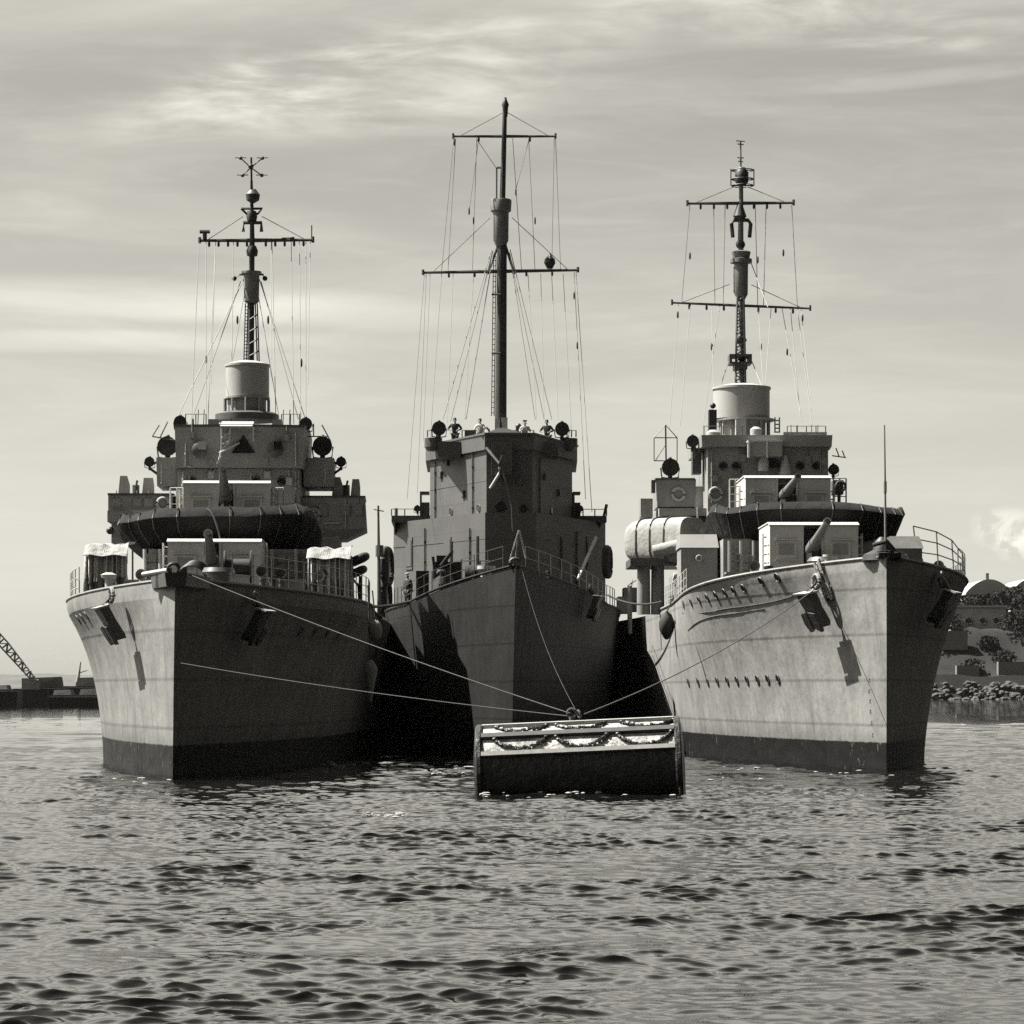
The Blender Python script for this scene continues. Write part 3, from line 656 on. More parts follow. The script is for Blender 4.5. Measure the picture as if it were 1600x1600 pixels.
def wall_ladder(S, px, y0, y1, u, par, w=0.2, m='steel'):
    v = S.V(px, u); z0, z1 = S.W(y1, u), S.W(y0, u); mb = MB()
    for sd in (-1, 1): mb.tube([(v+sd*w, u-0.12, z0), (v+sd*w, u-0.12, z1)], 0.022, 6)
    n = int((z1-z0)/0.3)
    for k in range(n): mb.tube([(v-w, u-0.12, z0+0.15+k*0.3), (v+w, u-0.12, z0+0.15+k*0.3)], 0.018, 6)
    for z in (z0+0.2, z1-0.2): mb.tube([(v-w, u-0.12, z), (v-w, u, z)], 0.02, 5)
    return mb.build('wall_ladder', m, par)
def lifebuoy(S, px, py, u, par, r=0.3):
    p = S.P(px, py, u); mb = MB(); mb.ring(p-Vector((0, 0.08, 0)), (0, 1, 0), r, 0.07, 18); return mb.build('lifebuoy', 'white', par)
# clutter of the left ship
S = LS; ub = 36
pipe(S, [(286, 737), (286, 780)], ub, br); pipe(S, [(462, 737), (462, 790), (440, 790)], ub, br, 0.035); pipe(S, [(392, 737), (392, 765)], ub, br, 0.03)
for x, y in ((330, 742), (452, 752), (296, 760), (418, 742)): jbox(S, x, y, ub, br, 0.14, 0.16)
pipe(S, [(290, 690), (290, 728), (300, 730)], ub-0.42, cp, 0.03); pipe(S, [(462, 676), (462, 728)], ub-0.42, cp, 0.03)
for x, y in ((330, 722), (415, 720), (448, 684), (300, 680)): jbox(S, x, y, ub-0.5, cp, 0.12, 0.14, 0.1, 'house_a')
pipe(S, [(252, 720), (252, 756)], 36.8, wl, 0.03); pipe(S, [(508, 722), (508, 756)], 36.8, wr, 0.03)
for k, x in enumerate((182, 214, 232)): jbox(S, x, 786, 37, wl, 0.2, 0.2, 0.06, 'house_a', 'wing_panel')
for k, x in enumerate((478, 505, 540, 560)): jbox(S, x, 797, 37, wr, 0.2, 0.25, 0.06, 'house_a', 'wing_panel')
pipe(S, [(540, 780), (540, 824)], 37, wr, 0.03); lifebuoy(S, 490, 805, 37, wr, 0.28); lifebuoy(S, 255, 787, 37, wl, 0.26)
rails(S, [S.P(x, 665, 37.2) for x in (290, 306, 322)], cp, 0.5, 1, 0.022, m='steel'); rails(S, [S.P(x, 665, 37.2) for x in (440, 454, 468)], cp, 0.5, 1, 0.022, m='steel')
for x in (309, 318, 442, 452): wire(S, S.P(x, 667, 37.4), S.P(x+1, 640, 37.4), cp, 0, 0.02, 'whip_rod', 'steel')
door(S, 245, 868, 915, 24.98, S.root, 0.36, 'house_a'); door(S, 448, 868, 915, 24.98, S.root, 0.36, 'house_a'); wall_ladder(S, 478, 862, 925, 25, S.root); wall_ladder(S, 215, 822, 860, 36.9, wl)
for v, u in ((4.0, 16.2), (-2.4, 15.5)): cowl(S, v, u, 6.1, 0.85, S.root, 'house_a', 0.16)
mb = MB(); mb.box(2.2, 3.4, 15.4, 16.2, 6.1, 6.75); mb.box(2.1, 3.5, 15.3, 16.3, 6.755, 6.82); mb.build('ready_use_locker', 'house_a', S.root)
mb = MB(); mb.box(-3.6, -2.6, 17.4, 18.2, 6.1, 6.8); mb.box(-3.7, -2.5, 17.3, 18.3, 6.805, 6.87); mb.build('ready_use_locker', 'house_a', S.root)
for px_, u in ((410, 13.5), (440, 15), (505, 16.5)): cowl(S, S.V(px_, u), u, 6.1, 0.9, S.root, 'steel', 0.16)
# ================================================================= middle warship
MS = Ship('warship', 'dark grey warship in the middle with tall plated bridge and black pole mast',
          0.13, 117.0, R(-1.2), lambda u: (7.85-0.06*min(u, 18)) if u < 62 else 4.2, (6.3, 42, 2.6), (6.0, 50, 3.0), 1.5, 92, 1.9, 0.45, 0.12)
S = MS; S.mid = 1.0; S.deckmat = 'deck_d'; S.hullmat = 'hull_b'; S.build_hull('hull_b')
anchor(S, 911, 948, 1, 0.75)
def plan(pts): return [(S.V(x, u), u) for x, u in pts]
dkw = 6.7
low = plan(((615, 37), (758, 28), (838, 28), (946, 37), (944, 62), (630, 62)))
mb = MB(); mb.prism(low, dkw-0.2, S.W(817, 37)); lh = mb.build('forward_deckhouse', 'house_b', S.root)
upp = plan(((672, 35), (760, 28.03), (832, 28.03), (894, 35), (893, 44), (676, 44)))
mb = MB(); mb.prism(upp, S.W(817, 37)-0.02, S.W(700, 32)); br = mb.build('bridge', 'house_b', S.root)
# plated edge mouldings
for yy, uu in ((757, 31), (846, 31)):
    mb = MB(); mb.prism([(p[0]*1.004, p[1]-0.02) for p in (upp if yy < 800 else low)][:4]+[(S.V(800, 36), 36)], S.W(yy+1, uu), S.W(yy-1, uu)); mb.build('plate_strake', 'house_b', br)
# crown of the bridge
crown = plan(((665, 35), (757.5, 27.85), (835, 27.85), (902, 35), (900, 43), (668, 43)))
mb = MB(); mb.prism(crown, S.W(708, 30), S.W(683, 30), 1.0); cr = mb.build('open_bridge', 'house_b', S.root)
ib = [(p[0]*0.94, 35.2+(p[1]-35.2)*0.92) for p in crown]
mb = MB(); mb.prism(plan(((663, 35.1), (757, 27.75), (836, 27.75), (904, 35.1))), S.W(685, 30), S.W(682, 30)); mb.build('bridge_coaming', 'house_b', cr)
mb = MB(); S.fbox(mb, 684, 720, 690, 714, 30.6, 33.5); mb.build('lookout_sponson', 'house_b', cr)
mb = MB(); S.fbox(mb, 838, 872, 690, 712, 29.6, 32); mb.build('lookout_sponson', 'house_b', cr)
mb = MB(); mb.loft([[(S.V(a, 28), u0, S.W(y, 28)), (S.V(b2, 28), u0, S.W(y, 28)), (S.V(b2, 28), 31, S.W(y, 28)), (S.V(a, 28), 31, S.W(y, 28))] for a, b2, u0, y in ((752, 822, 27.95, 682), (764, 812, 28.3, 674), (778, 790, 28.6, 667))]); mb.build('pilot_canopy', 'black', cr)
mb = MB()
for x0, x1, y0, y1 in ((664, 690, 683, 700), (876, 902, 683, 700)):
    mb.lathe([(S.m(9, 33), S.W(704, 33)), (S.m(14, 33), S.W(698, 33)), (S.m(14, 33), S.W(684, 33))], (S.V((x0+x1)/2, 33), 33.4, 0), n=20)
mb.build('bridge_bay', 'steel', cr)
lamp(S, 686, 670, 10.5, 33, cr, 'signal_projector', 0.3); lamp(S, 878, 671, 10.5, 33, cr, 'signal_projector', 0.3)
# scuttles on faces
def face_pt(px, py, A, B):
    """point on the vertical wall through plan points A, B that shows at photo column px"""
    best = None
    for i in range(401):
        t = i/400; v, u = A[0]+(B[0]-A[0])*t, A[1]+(B[1]-A[1])*t
        e = abs(S.px((v, u, 10))-px)
        if best is None or e < best[0]: best = (e, v, u)
    n = Vector((B[1]-A[1], -(B[0]-A[0]), 0)).normalized()
    if n.y > 0: n = -n
    return Vector((best[1], best[2], S.W(py, best[2], best[1]))), n
for x, y, A, B, r in ((705, 800, upp[0], upp[1], 0.2), (748, 795, upp[0], upp[1], 0.2), (783, 793, upp[1], upp[2], 0.3), (818, 795, upp[1], upp[2], 0.22), (862, 798, upp[2], upp[3], 0.2)):
    p, n = face_pt(x, y, A, B); S.scuttle(0, 0, 0, tuple(n), r, br, p)
mb = MB(); mb.tube([S.P(766, 763, 27.6), S.P(779, 742, 27.4), S.P(781, 730, 27.4)], 0.08, 8); mb.build('bent_pipe', 'shield', br)
mb = MB(); mb.tube([S.P(760, 700, 27.8), S.P(781, 725, 27.2), S.P(786, 700, 27.2)], 0.09, 8); mb.tube([S.P(786, 735, 27.4), S.P(800, 790, 27.6), S.P(802, 830, 27.8)], 0.06, 8); mb.build('ventilation_trunk', 'steel', br)
mb = MB(); S.fbox(mb, 768, 800, 690, 742, 27.55, 28.0); mb.build('voice_pipe_casing', 'steel', br)
# bridge wings with brackets
for sd, (xa, xb, ya, yb_) in ((-1, (612, 674, 818, 808)), (1, (892, 947, 806, 816))):
    uu = 36.2; va, vb = S.V(xa, uu), S.V(xb, uu)
    z = S.W(815, uu)
    mb = MB(); mb.loft([[(va, uu-0.6, z-0.05), (vb, uu-0.6, z-0.05), (vb, uu+5, z-0.05), (va, uu+5, z-0.05)], [(va, uu-0.6, z+0.28), (vb, uu-0.6, z+0.28), (vb, uu+5, z+0.28), (va, uu+5, z+0.28)]])
    wg = mb.build('bridge_wing', 'house_b', S.root)
    for k in range(4):
        t = (k+0.3)/4; v = va+(vb-va)*t
        b_ = MB(); b_.loft([[(v-0.03, uu-0.55, z-0.06), (v+0.03, uu-0.55, z-0.06), (v+0.03, uu+1.6, z-0.06), (v-0.03, uu+1.6, z-0.06)],
                            [(v-0.03, uu+0.9, z-0.75), (v+0.03, uu+0.9, z-0.75), (v+0.03, uu+1.6, z-0.75), (v-0.03, uu+1.6, z-0.75)]][::-1]); b_.build('wing_bracket', 'house_b', wg)
    rails(S, [Vector((va+(vb-va)*k/3, uu-0.5, z+0.28)) for k in range(4)], wg, 0.35, 1, 0.03, m='steel')
    xx = 655 if sd < 0 else 893
    mb = MB(); x0, x1 = (656, 671) if sd < 0 else (895, 907)
    S.fbox(mb, x0, x0+3, 768, 815, 35.3, 36.3); S.fbox(mb, x0+3.1, x1, 785, 815, 35.35, 37); S.fbox(mb, x0+3.1, x1, 768, 772, 35.3, 36.3); mb.build('flag_locker', 'steel', wg)
    lamp(S, 652 if sd < 0 else 906, 795, 5, 35, wg, 'navigation_lamp', 0.1)
mb = MB(); mb.tube([S.P(619, 815, 36), S.P(619, 794, 36)], 0.09, 8); mb.build('wing_post', 'steel', S.root)
mb = MB(); mb.tube([S.P(941, 818, 36), S.P(948, 788, 36)], 0.08, 8); mb.build('wing_post', 'steel', S.root)
mb = MB(); mb.tube([S.P(931, 840, 30), S.P(903, 905, 26)], 0.1, 8, 0.07); mb.build('paravane_boom', 'shield', S.root)
mb = MB()
for x in (798, 806, 822): mb.tube([S.P(811, 829, 16), S.P(x, 872, 16+(0.6 if x == 806 else 0))], 0.05, 8); mb.build('white_tripod', 'white', S.root)
# forecastle clutter
mb = MB(); p = S.P(693, 900, 19); mb.lathe([(0.7, dkw-p.z), (0.5, -0.2), (0.3, 0.3)], p, n=14); S.fbox(mb, 676, 722, 878, 935, 19.4, 20.2); S.fbox(mb, 682, 700, 868, 878, 19.2, 19.6)
mb.tube([p+Vector((-0.1, 0, 0.5)), p+Vector((0.4, -1.0, 1.1))], 0.09, 10); mb.tube([p+Vector((-0.35, -0.2, -0.3)), p+Vector((-0.5, -0.3, 0.9))], 0.07, 8); mb.build('deck_gun', 'black', S.root)
mb = MB(); S.fbox(mb, 650, 670, 892, 940, 20, 21); mb.build('ready_use_locker', 'black', S.root)
for x, y0 in ((705, 846), (746, 838)): MB().tube([S.P(x, y0, 22), S.P(x, 915, 22)], 0.09, 8).build('deck_post', 'steel', S.root)
rails(S, [S.P(x, 905, 23) for x in (720, 735, 750, 765)], S.root, 0.9, 2, 0.04, m='steel')
mb = MB(); S.fbox(mb, 722, 760, 903, 925, 14, 15); mb.lathe([(0.5, -0.4), (0.5, 0.4)], S.P(740, 900, 14.4), (1, 0, 0), 16); mb.build('anchor_windlass', 'black', S.root)
mb = MB(); mb.lathe([(0.3, -0.8), (0.25, 0.0), (0.42, 0.1), (0.42, 0.25)], S.P(760, 893, 13), n=14); mb.build('mushroom_vent', 'shield', S.root)
for v, u in ((-1.6, 6), (1.6, 6), (-3.0, 12), (3.0, 12)): bitts(S, v, u, S.deck(u)-0.1, S.root)
mb = MB()
for k in range(6): mb.box(-0.07+k*0.0, 0.07, 1.0+k*0.9, 1.5+k*0.9, 7.68, 7.9)
mb.build('anchor_cable', 'steel', S.root)
mb = MB(); mb.ring((0, 0.25, 7.95), (0, 1, 0.2), 0.22, 0.07, 14); mb.build('fairlead', 'steel', S.root)
for side in (-1, 1):
    rails(S, [Vector((side*max(0.15, S.b(u, S.deck(u))-0.1), u, S.deck(u))) for u in [1.5+i*1.7 for i in range(14)]], S.root, 0.95, 2, 0.02, m='steel')
# clutter of the middle ship
def on_face(px, py, A, B, name, w, h, d, par, m='house_b'):
    p, n = face_pt(px, py, A, B); t = n.cross(Vector((0, 0, 1))).normalized(); up = Vector((0, 0, 1))
    q = lambda a, b2, c: p+t*a+up*b2+n*c
    mb = MB(); mb.loft([[q(-w, -h, c), q(w, -h, c), q(w, h, c), q(-w, h, c)] for c in (-0.02, d)]); mb.loft([[q(-w*0.8, -h*0.8, c), q(w*0.8, -h*0.8, c), q(w*0.8, h*0.8, c), q(-w*0.8, h*0.8, c)] for c in (d+0.002, d+0.03)])
    return mb.build(name, m, par)
for px_, py_, A, B in ((690, 742, upp[0], upp[1]), (725, 772, upp[0], upp[1]), (700, 722, upp[0], upp[1]), (850, 745, upp[2], upp[3]), (872, 770, upp[2], upp[3]), (812, 752, upp[1], upp[2])): on_face(px_, py_, A, B, 'junction_box', 0.15, 0.18, 0.1, br)
for px_, A, B in ((640, low[0], low[1]), (700, low[0], low[1]), (880, low[2], low[3]), (920, low[2], low[3])): on_face(px_, 865, A, B, 'steel_door', 0.38, 0.85, 0.05, lh)
for px_, y0, y1, A, B, par_ in ((681, 720, 812, upp[0], upp[1], br), (740, 708, 815, upp[0], upp[1], br), (842, 715, 815, upp[2], upp[3], br), (665, 825, 930, low[0], low[1], lh), (735, 825, 900, low[0], low[1], lh), (900, 830, 930, low[2], low[3], lh)):
    (a, n), (b2, _) = face_pt(px_, y0, A, B), face_pt(px_, y1, A, B); mb = MB(); mb.tube([a+n*0.06, b2+n*0.06], 0.04, 7)
    for q in (0.2, 0.5, 0.8): c = a.lerp(b2, q); mb.lathe([(0.065, -0.03), (0.065, 0.03)], c+n*0.06, (0, 0, 1), 8)
    mb.build('pipe_run', 'house_b', par_)
for x0, x1 in ((668, 682), (722, 756), (800, 834), (886, 900)): rails(S, [S.P(x, 683, 33) for x in (x0, (x0+x1)/2, x1)], cr, 0.35, 1, 0.03, m='steel')
mb = MB(); S.fbox(mb, 726, 744, 672, 685, 32, 33); mb.build('chart_table', 'steel', cr); mb = MB(); S.fbox(mb, 806, 814, 668, 685, 32, 32.6); mb.ball(S.P(810, 666, 32.3), 0.16); mb.build('compass_binnacle', 'steel', cr)
mb = MB(); mb.tube([S.P(764, 690, 31), S.P(764, 672, 31), S.P(760, 668, 30.6)], 0.06, 7); mb.build('voice_pipe', 'steel', cr)
for v, u in ((-3.2, 20), (2.8, 21), (1.6, 17)): cowl(S, v, u, S.deck(u)-0.1, 1.0, S.root, 'house_b')
# mast
um = 38
mb = MB(); mb.tube([S.P(782, 690, um), S.P(784.5, 380, um)], S.m(9.5, um), 16, S.m(7.5, um)); mb.tube([S.P(784.5, 380, um), S.P(785, 316, um)], S.m(6.5, um), 14)
mb.tube([S.P(785, 318, um), S.P(789, 168, um)], S.m(4.6, um), 12, S.m(3.4, um)); mb.lathe([(0.12, -0.5), (0.16, 0), (0.2, 0.15), (0.1, 0.4), (0.06, 0.55)], S.P(789.5, 168, um), n=12)
mast = mb.build('mast', 'mast_d', S.root)
mb = MB(); z = S.W
mb.lathe([(S.m(7, um), z(386, um)), (S.m(12, um), z(376, um)), (S.m(12.5, um), z(332, um)), (S.m(16, um), z(330, um)), (S.m(17, um), z(314, um)), (S.m(16, um), z(312, um))], (S.V(782.5, um), um, 0), n=28); mb.build('crows_nest', 'mast_l', mast)
mb = MB()
for sd in (-1, 1): mb.tube([S.P(784+sd*6, 384, um), S.P(783+sd*21, 428, um)], 0.07, 8)
mb.build('nest_strut', 'mast_d', mast)
yard(S, (661, 426), (903, 422), um, mast, 'mast_d', 0.09, ((766, 340), (800, 340)), 5)
yard(S, (708, 213), (868, 213), um, mast, 'mast_d', 0.075, ((786, 176), (793, 176)), 3)
mb = MB(); r_ = S.m(9, um); p = S.P(859, 421, um)
mb.loft([[p+Vector((r_*k*math.cos(t*math.pi/4), r_*k*math.sin(t*math.pi/4), h)) for t in range(8)] for k, h in ((0.5, 0.05), (1.0, 0.35), (0.9, 0.55), (0.1, 0.85))]); mb.build('radar_reflector', 'black', mast)
mb = MB()
for x in (768, 772): mb.tube([S.P(x, 650, um-0.3), S.P(x+3, 400, um-0.3)], 0.025, 5)
for k in range(30): mb.tube([S.P(768+k*0.1, 645-k*8.2, um-0.3), S.P(772+k*0.1, 645-k*8.2, um-0.3)], 0.02, 5)
for y in (460, 552): mb.tube([S.P(782, y, um-0.4), S.P(768, y, um-0.4)], 0.06, 6)
mb.tube([S.P(776, 262, um), S.P(783, 262, um)], 0.06, 6); mb.tube([S.P(776, 262, um), S.P(776, 312, um)], 0.05, 6); mb.build('mast_ladder', 'mast_d', mast)
mb = MB(); S.fbox(mb, 773, 781, 655, 675, um-0.6, um-0.2); S.fbox(mb, 784, 793, 652, 675, um-0.6, um-0.3); mb.build('mast_step', 'shield', mast)
for a, b2 in (((768, 390), (692, 655)), ((770, 392), (704, 658)), ((797, 390), (862, 655)), ((796, 395), (850, 655)), ((797, 400), (836, 655)), ((770, 400), (728, 655))):
    wire(S, S.P(*a, um), S.P(*b2, um-3), mast, 0, 0.026, 'shroud')
for a, b2 in (((663, 428), (636, 780)), ((666, 428), (652, 770)), ((672, 428), (661, 690)), ((690, 428), (672, 690)), ((708, 428), (699, 660)), ((740, 428), (726, 655)), ((825, 428), (838, 655)), ((845, 428), (850, 650)), ((862, 428), (872, 655)), ((880, 428), (893, 680)), ((897, 425), (915, 780)), ((900, 425), (925, 800)),
              ((709, 216), (690, 424)), ((712, 216), (700, 424)), ((748, 216), (733, 330)), ((745, 216), (738, 424)), ((801, 216), (815, 424)), ((826, 216), (836, 424)), ((866, 216), (862, 424)), ((868, 216), (876, 424)), ((826, 220), (805, 300)), ((745, 218), (775, 262))):
    wire(S, S.P(*a, um), S.P(*b2, um-(5 if a[1] > 400 else 0)), mast, 0, 0.017)
for x, y in ((897, 462), (902, 540), (710, 222), (740, 345), (836, 345), (733, 330), (806, 300)): MB().lathe([(0.02, -0.2), (0.045, -0.1), (0.045, 0.1), (0.02, 0.2)], S.P(x, y, um-2), n=8).build('signal_block', 'mast_d', mast)
for k in range(6): pass
r1 = carley(S, 605, 885, 30, 8, 38, 'tall dark life raft slung upright at the left side of the middle warship', True)
r1 = carley(S, 602, 935, 31, 9, 36, 'dark life raft hung below the tall one at the left side of the middle warship', True)
r1 = carley(S, 949, 878, 30, 9, 30, 'dark life raft slung upright at the right side of the middle warship', True)

# ================================================================= right warship
RS = Ship('warship', 'rightmost warship, worn grey hull with sunlit bow, two porthole rows',
          12.61, 97.0, R(-0.5), lambda u: (7.28-0.028*min(u, 28)) if u < 76 else 4.0, (5.45, 20, 2.2), (5.3, 38, 2.3), 1.2, 106, 1.6, 0.35, -0.17)
S = RS; S.mid = 2.1; S.mid0 = 42; S.hullmat = 'hull_c'; S.build_hull('hull_c')
for k in range(8): S.porthole(1068+k*11.6+k*k*0.25, 944-k*3.6, -1, 0.14)
for x, y in ((1190, 908), (1215, 902)): S.porthole(x, y, -1, 0.14)
for k in range(10): S.porthole(1076+k*14.8+k*k*0.08, 1066-k*0.6, -1, 0.15)
anchor(S, 1297, 948, -1, 0.92); anchor(S, 1446, 942, 1, 0.9)
# pale patches with the hawse's sun glare put into their colour
p, n = S.on_hull(1288, 912, -1)
mb = MB(); t = n.cross(Vector((0, 0, 1))).normalized(); d = n.cross(t)
if d.z < 0: d = -d
rnd = random.Random(5)
for k in range(9):
    a, b2 = rnd.uniform(-0.35, 0.35), rnd.uniform(-0.5, 0.7); w_, h_ = rnd.uniform(0.06, 0.16), rnd.uniform(0.12, 0.34)
    q = p+t*a+d*b2+n*0.03
    mb.loft([[q-t*w_-d*h_, q+t*w_*0.6-d*h_*0.8, q+t*w_+d*h_*0.6, q-t*w_*0.4+d*h_], [q-t*w_-d*h_+n*0.06, q+t*w_*0.6-d*h_*0.8+n*0.06, q+t*w_+d*h_*0.6+n*0.06, q-t*w_*0.4+d*h_+n*0.06]])
mb.build('hawse_glare', 'canvas', S.hull)
for x, y in ((1358, 1062), (1358, 1079), (1359, 1095), (1360, 1111), (1362, 1129), (1363, 1148)):
    p, n = S.on_hull(x, y, -1, 0.01); t = n.cross(Vector((0, 0, 1))).normalized(); mb = MB()
    for dz in (0.06, -0.06): mb.tube([p-t*0.045+Vector((0, 0, dz)), p+t*0.045-Vector((0, 0, dz))], 0.012, 5)
    mb.build('draught_mark', 'gun', S.hull)
gun_mount(S, 1203, 1341, 815, 912, 19, 1254, 1285, (1266, 862), (1293, 814), 3.4, 4.6, 0.18)
mb = MB(); S.fbox(mb, 1130, 1380, 842, 940, 24.5, 42); mb.build('forward_deckhouse', 'house_c', S.root)
def topR(f):
    return 788-9*math.exp(-((f-0.12)/0.08)**2)+4*math.sin(f*10)-6*math.exp(-((f-0.93)/0.06)**2)+8*max(0, f-0.98)/0.02+20*max(0, 0.07-f)/0.07
screen(S, 1098, 1391, topR, 848, 23.5, 31, bot=0.93, wav=0.1)
for x in (1140, 1158, 1178): MB().tube([S.P(x, 845, 24.2), S.P(x, 915, 24.2)], 0.08, 8).build('deck_pillar', 'house_c', S.root)
gun_mount(S, 1165, 1298, 742, 835, 27.5, 1214, 1246, (1224, 776), (1247, 744), 3.2, 4.6, 0.17)
rails(S, [S.P(x, 795, 30) for x in (1140, 1149, 1158)], S.root, 1.3, 4, 0.03)
mb = MB(); S.fbox(mb, 1303, 1318, 750, 772, 30, 31); mb.tube([S.P(1311, 790, 30.4), S.P(1311, 760, 30.4)], 0.08, 6); mb.ring(S.P(1313, 760, 29.8), (0, 1, 0), 0.22, 0.06); mb.build('ready_use_locker', 'steel', S.root)
rails(S, [S.P(x, 790, 30) for x in (1302, 1312, 1322)], S.root, 1.2, 3, 0.03, m='steel')
# bridge
ub = 36
mb = MB(); mb.prism([(S.V(1106, ub), ub), (S.V(1294, ub), ub), (S.V(1298, ub), ub+2), (S.V(1296, ub), ub+9), (S.V(1102, ub), ub+9), (S.V(1103, ub), ub+2)], S.W(900, ub), S.W(699, ub)); br = mb.build('bridge', 'house_c', S.root)
up = [(S.V(1096, ub), ub-0.4), (S.V(1298, ub), ub-0.4), (S.V(1302, ub), ub+1.5), (S.V(1300, ub), ub+8), (S.V(1094, ub), ub+8), (S.V(1094, ub), ub+1.5)]
mb = MB(); mb.prism(up, S.W(698.8, ub), S.W(681, ub), 1.01); cp = mb.build('compass_platform', 'house_c', br)
mb = MB()   # chart table windows on the right
for x0, x1 in ((1226, 1231), (1256, 1262), (1286, 1290)): S.fbox(mb, x0, x1, 683, 697, ub-0.3, ub+2)
S.fbox(mb, 1224, 1291, 680, 684, ub-0.35, ub+2.2)
mb.build('window_frame', 'house_c', cp)
for x0, x1 in ((1231.5, 1255.5), (1262.5, 1285.5)):
    pass
mb = MB(); S.fbox(mb, 1170, 1222, 690, 713, ub-1.3, ub-0.42); wb = mb.build('wind_baffle', 'house_c', cp)
mb = MB(); S.fbox(mb, 1169, 1223, 687.5, 690, ub-1.35, ub-0.3); S.fbox(mb, 1169, 1172, 690.2, 715, ub-1.36, ub-1.28); S.fbox(mb, 1197, 1200, 690.2, 715, ub-1.36, ub-1.28); mb.build('baffle_edge', 'shield', wb)
mb = MB(); mb.loft([[S.P(1186, 732, ub-0.35), S.P(1222, 732, ub-0.35), S.P(1212, 714, ub-0.35), S.P(1196, 714, ub-0.35)], [S.P(1186, 732, ub-0.01), S.P(1222, 732, ub-0.01), S.P(1212, 714, ub-0.01), S.P(1196, 714, ub-0.01)]]); mb.build('bridge_window', 'glass', br)
mb = MB(); mb.lathe([(0.3, -0.3), (0.2, 0.2), (0.05, 0.6)], S.P(1227, 732, ub-0.6), n=12); mb.build('bridge_horn', 'shield', br); mb = MB(); mb.lathe([(0.25, -0.3), (0.25, 0.1), (0.15, 0.4)], S.P(1193, 726, ub-0.6), n=12); mb.build('bridge_horn', 'shield', br)
for x in (1130, 1150, 1250, 1275): S.scuttle(x, 728, ub-0.02, par=br)
lamp(S, 1302, 734, 8, 36.5, br, 'small_lamp', 0.2)
mb = MB(); mb.lathe([(S.m(11, 38), S.W(686, 38)), (S.m(11, 38), S.W(676, 38)), (S.m(6, 38), S.W(672, 38))], (S.V(1115, 38), 38, 0), n=18); mb.build('canvas_cover', 'canvas', cp)
mb = MB(); mb.lathe([(S.m(9, 38), S.W(686, 38)), (S.m(9, 38), S.W(674, 38)), (S.m(4, 38), S.W(670, 38))], (S.V(1178, 38), 37, 0), n=18); mb.build('canvas_cover', 'canvas', cp)
lamp(S, 1082, 690, 9, 37, cp, 'sighting_drum', 0.2); mb = MB(); mb.tube([S.P(1100, 700, 37), S.P(1086, 712, 37), S.P(1084, 690, 37)], 0.1, 8); S.fbox(mb, 1082, 1096, 700, 740, 37.3, 38.2); mb.build('drum_bracket', 'steel', cp)
mb = MB()
for a, b2 in (((1300, 712), (1322, 715)), ((1306, 700), (1311, 713)), ((1316, 704), (1320, 715))): mb.tube([S.P(*a, 37), S.P(*b2, 37)], 0.03, 6)
mb.build('yagi_aerial', 'steel', cp)
director(S, 1118, 1207, 601, 651, 684, 40.5, 1126, 1208)
mb = MB(); S.fbox(mb, 1108, 1120, 640, 672, 39.5, 40.2); mb.ball(S.P(1114, 634, 39.8), 0.14); mb.build('rangefinder_head', 'black', S.root)
mb = MB(); S.fbox(mb, 1210, 1212, 652, 676, 41, 41.1); S.fbox(mb, 1217, 1219, 652, 676, 41, 41.1)
for k in range(4): S.fbox(mb, 1212.1, 1216.9, 656+k*6, 658+k*6, 41, 41.08)
mb.build('director_ladder', 'mast_l', S.root)
mb = MB(); S.fbox(mb, 1150, 1166, 655, 680, 40.2, 41); mb.build('white_locker', 'white', S.root)
# clutter of the right ship
for x, y in ((1118, 748), (1140, 765), (1288, 722), (1262, 718), (1160, 715)): jbox(S, x, y, ub, br, 0.14, 0.16, 0.1, 'house_c')
pipe(S, [(1112, 702), (1112, 785)], ub, br, 0.035, 'house_c'); pipe(S, [(1158, 702), (1158, 740), (1142, 742)], ub, br, 0.03, 'house_c'); pipe(S, [(1282, 702), (1282, 740)], ub, br, 0.03, 'house_c')
rails(S, [S.P(x, 681, 37) for x in (1230, 1245, 1260, 1275, 1290)], cp, 0.45, 1, 0.022, m='steel'); rails(S, [S.P(x, 681, 37) for x in (1100, 1130, 1160)], cp, 0.45, 1, 0.022, m='steel')
mb = MB(); S.fbox(mb, 1224, 1292, 675, 679, 38, 38.4)
for x in (1226, 1257, 1288): S.fbox(mb, x, x+3, 679.1, 684, 38, 38.3)
mb.build('signal_rack', 'house_c', cp)
for x in (1236, 1246, 1268, 1278): wire(S, S.P(x, 681, 38.6), S.P(x, 664, 38.6), cp, 0, 0.02, 'whip_rod', 'steel')
door(S, 1170, 868, 915, 24.48, S.root, 0.36, 'house_c'); door(S, 1360, 862, 905, 24.48, S.root, 0.36, 'house_c'); wall_ladder(S, 1148, 848, 905, 24.5, S.root)
lifebuoy(S, 1118, 772, ub, br, 0.3); lifebuoy(S, 1060, 772, 38, S.root, 0.28)
for v, u in ((4.2, 16), (3.0, 13.5), (-3.0, 16)): cowl(S, v, u, S.deck(u)-0.1, 0.9, S.root, 'house_c', 0.17)
mb = MB(); mb.box(2.4, 3.6, 15.4, 16.2, 6.9, 7.5); mb.box(2.3, 3.7, 15.3, 16.3, 7.505, 7.57); mb.build('ready_use_locker', 'house_c', S.root)
mb = MB(); mb.box(-3.9, -2.9, 17.0, 17.8, 6.8, 7.4); mb.box(-4.0, -2.8, 16.9, 17.9, 7.405, 7.47); mb.build('ready_use_locker', 'house_c', S.root)
for x, y0, y1 in ((1090, 792, 840), (1108, 798, 830)): pipe(S, [(x, y0), (x, y1)], 36.4, S.root, 0.05, 'house_c')
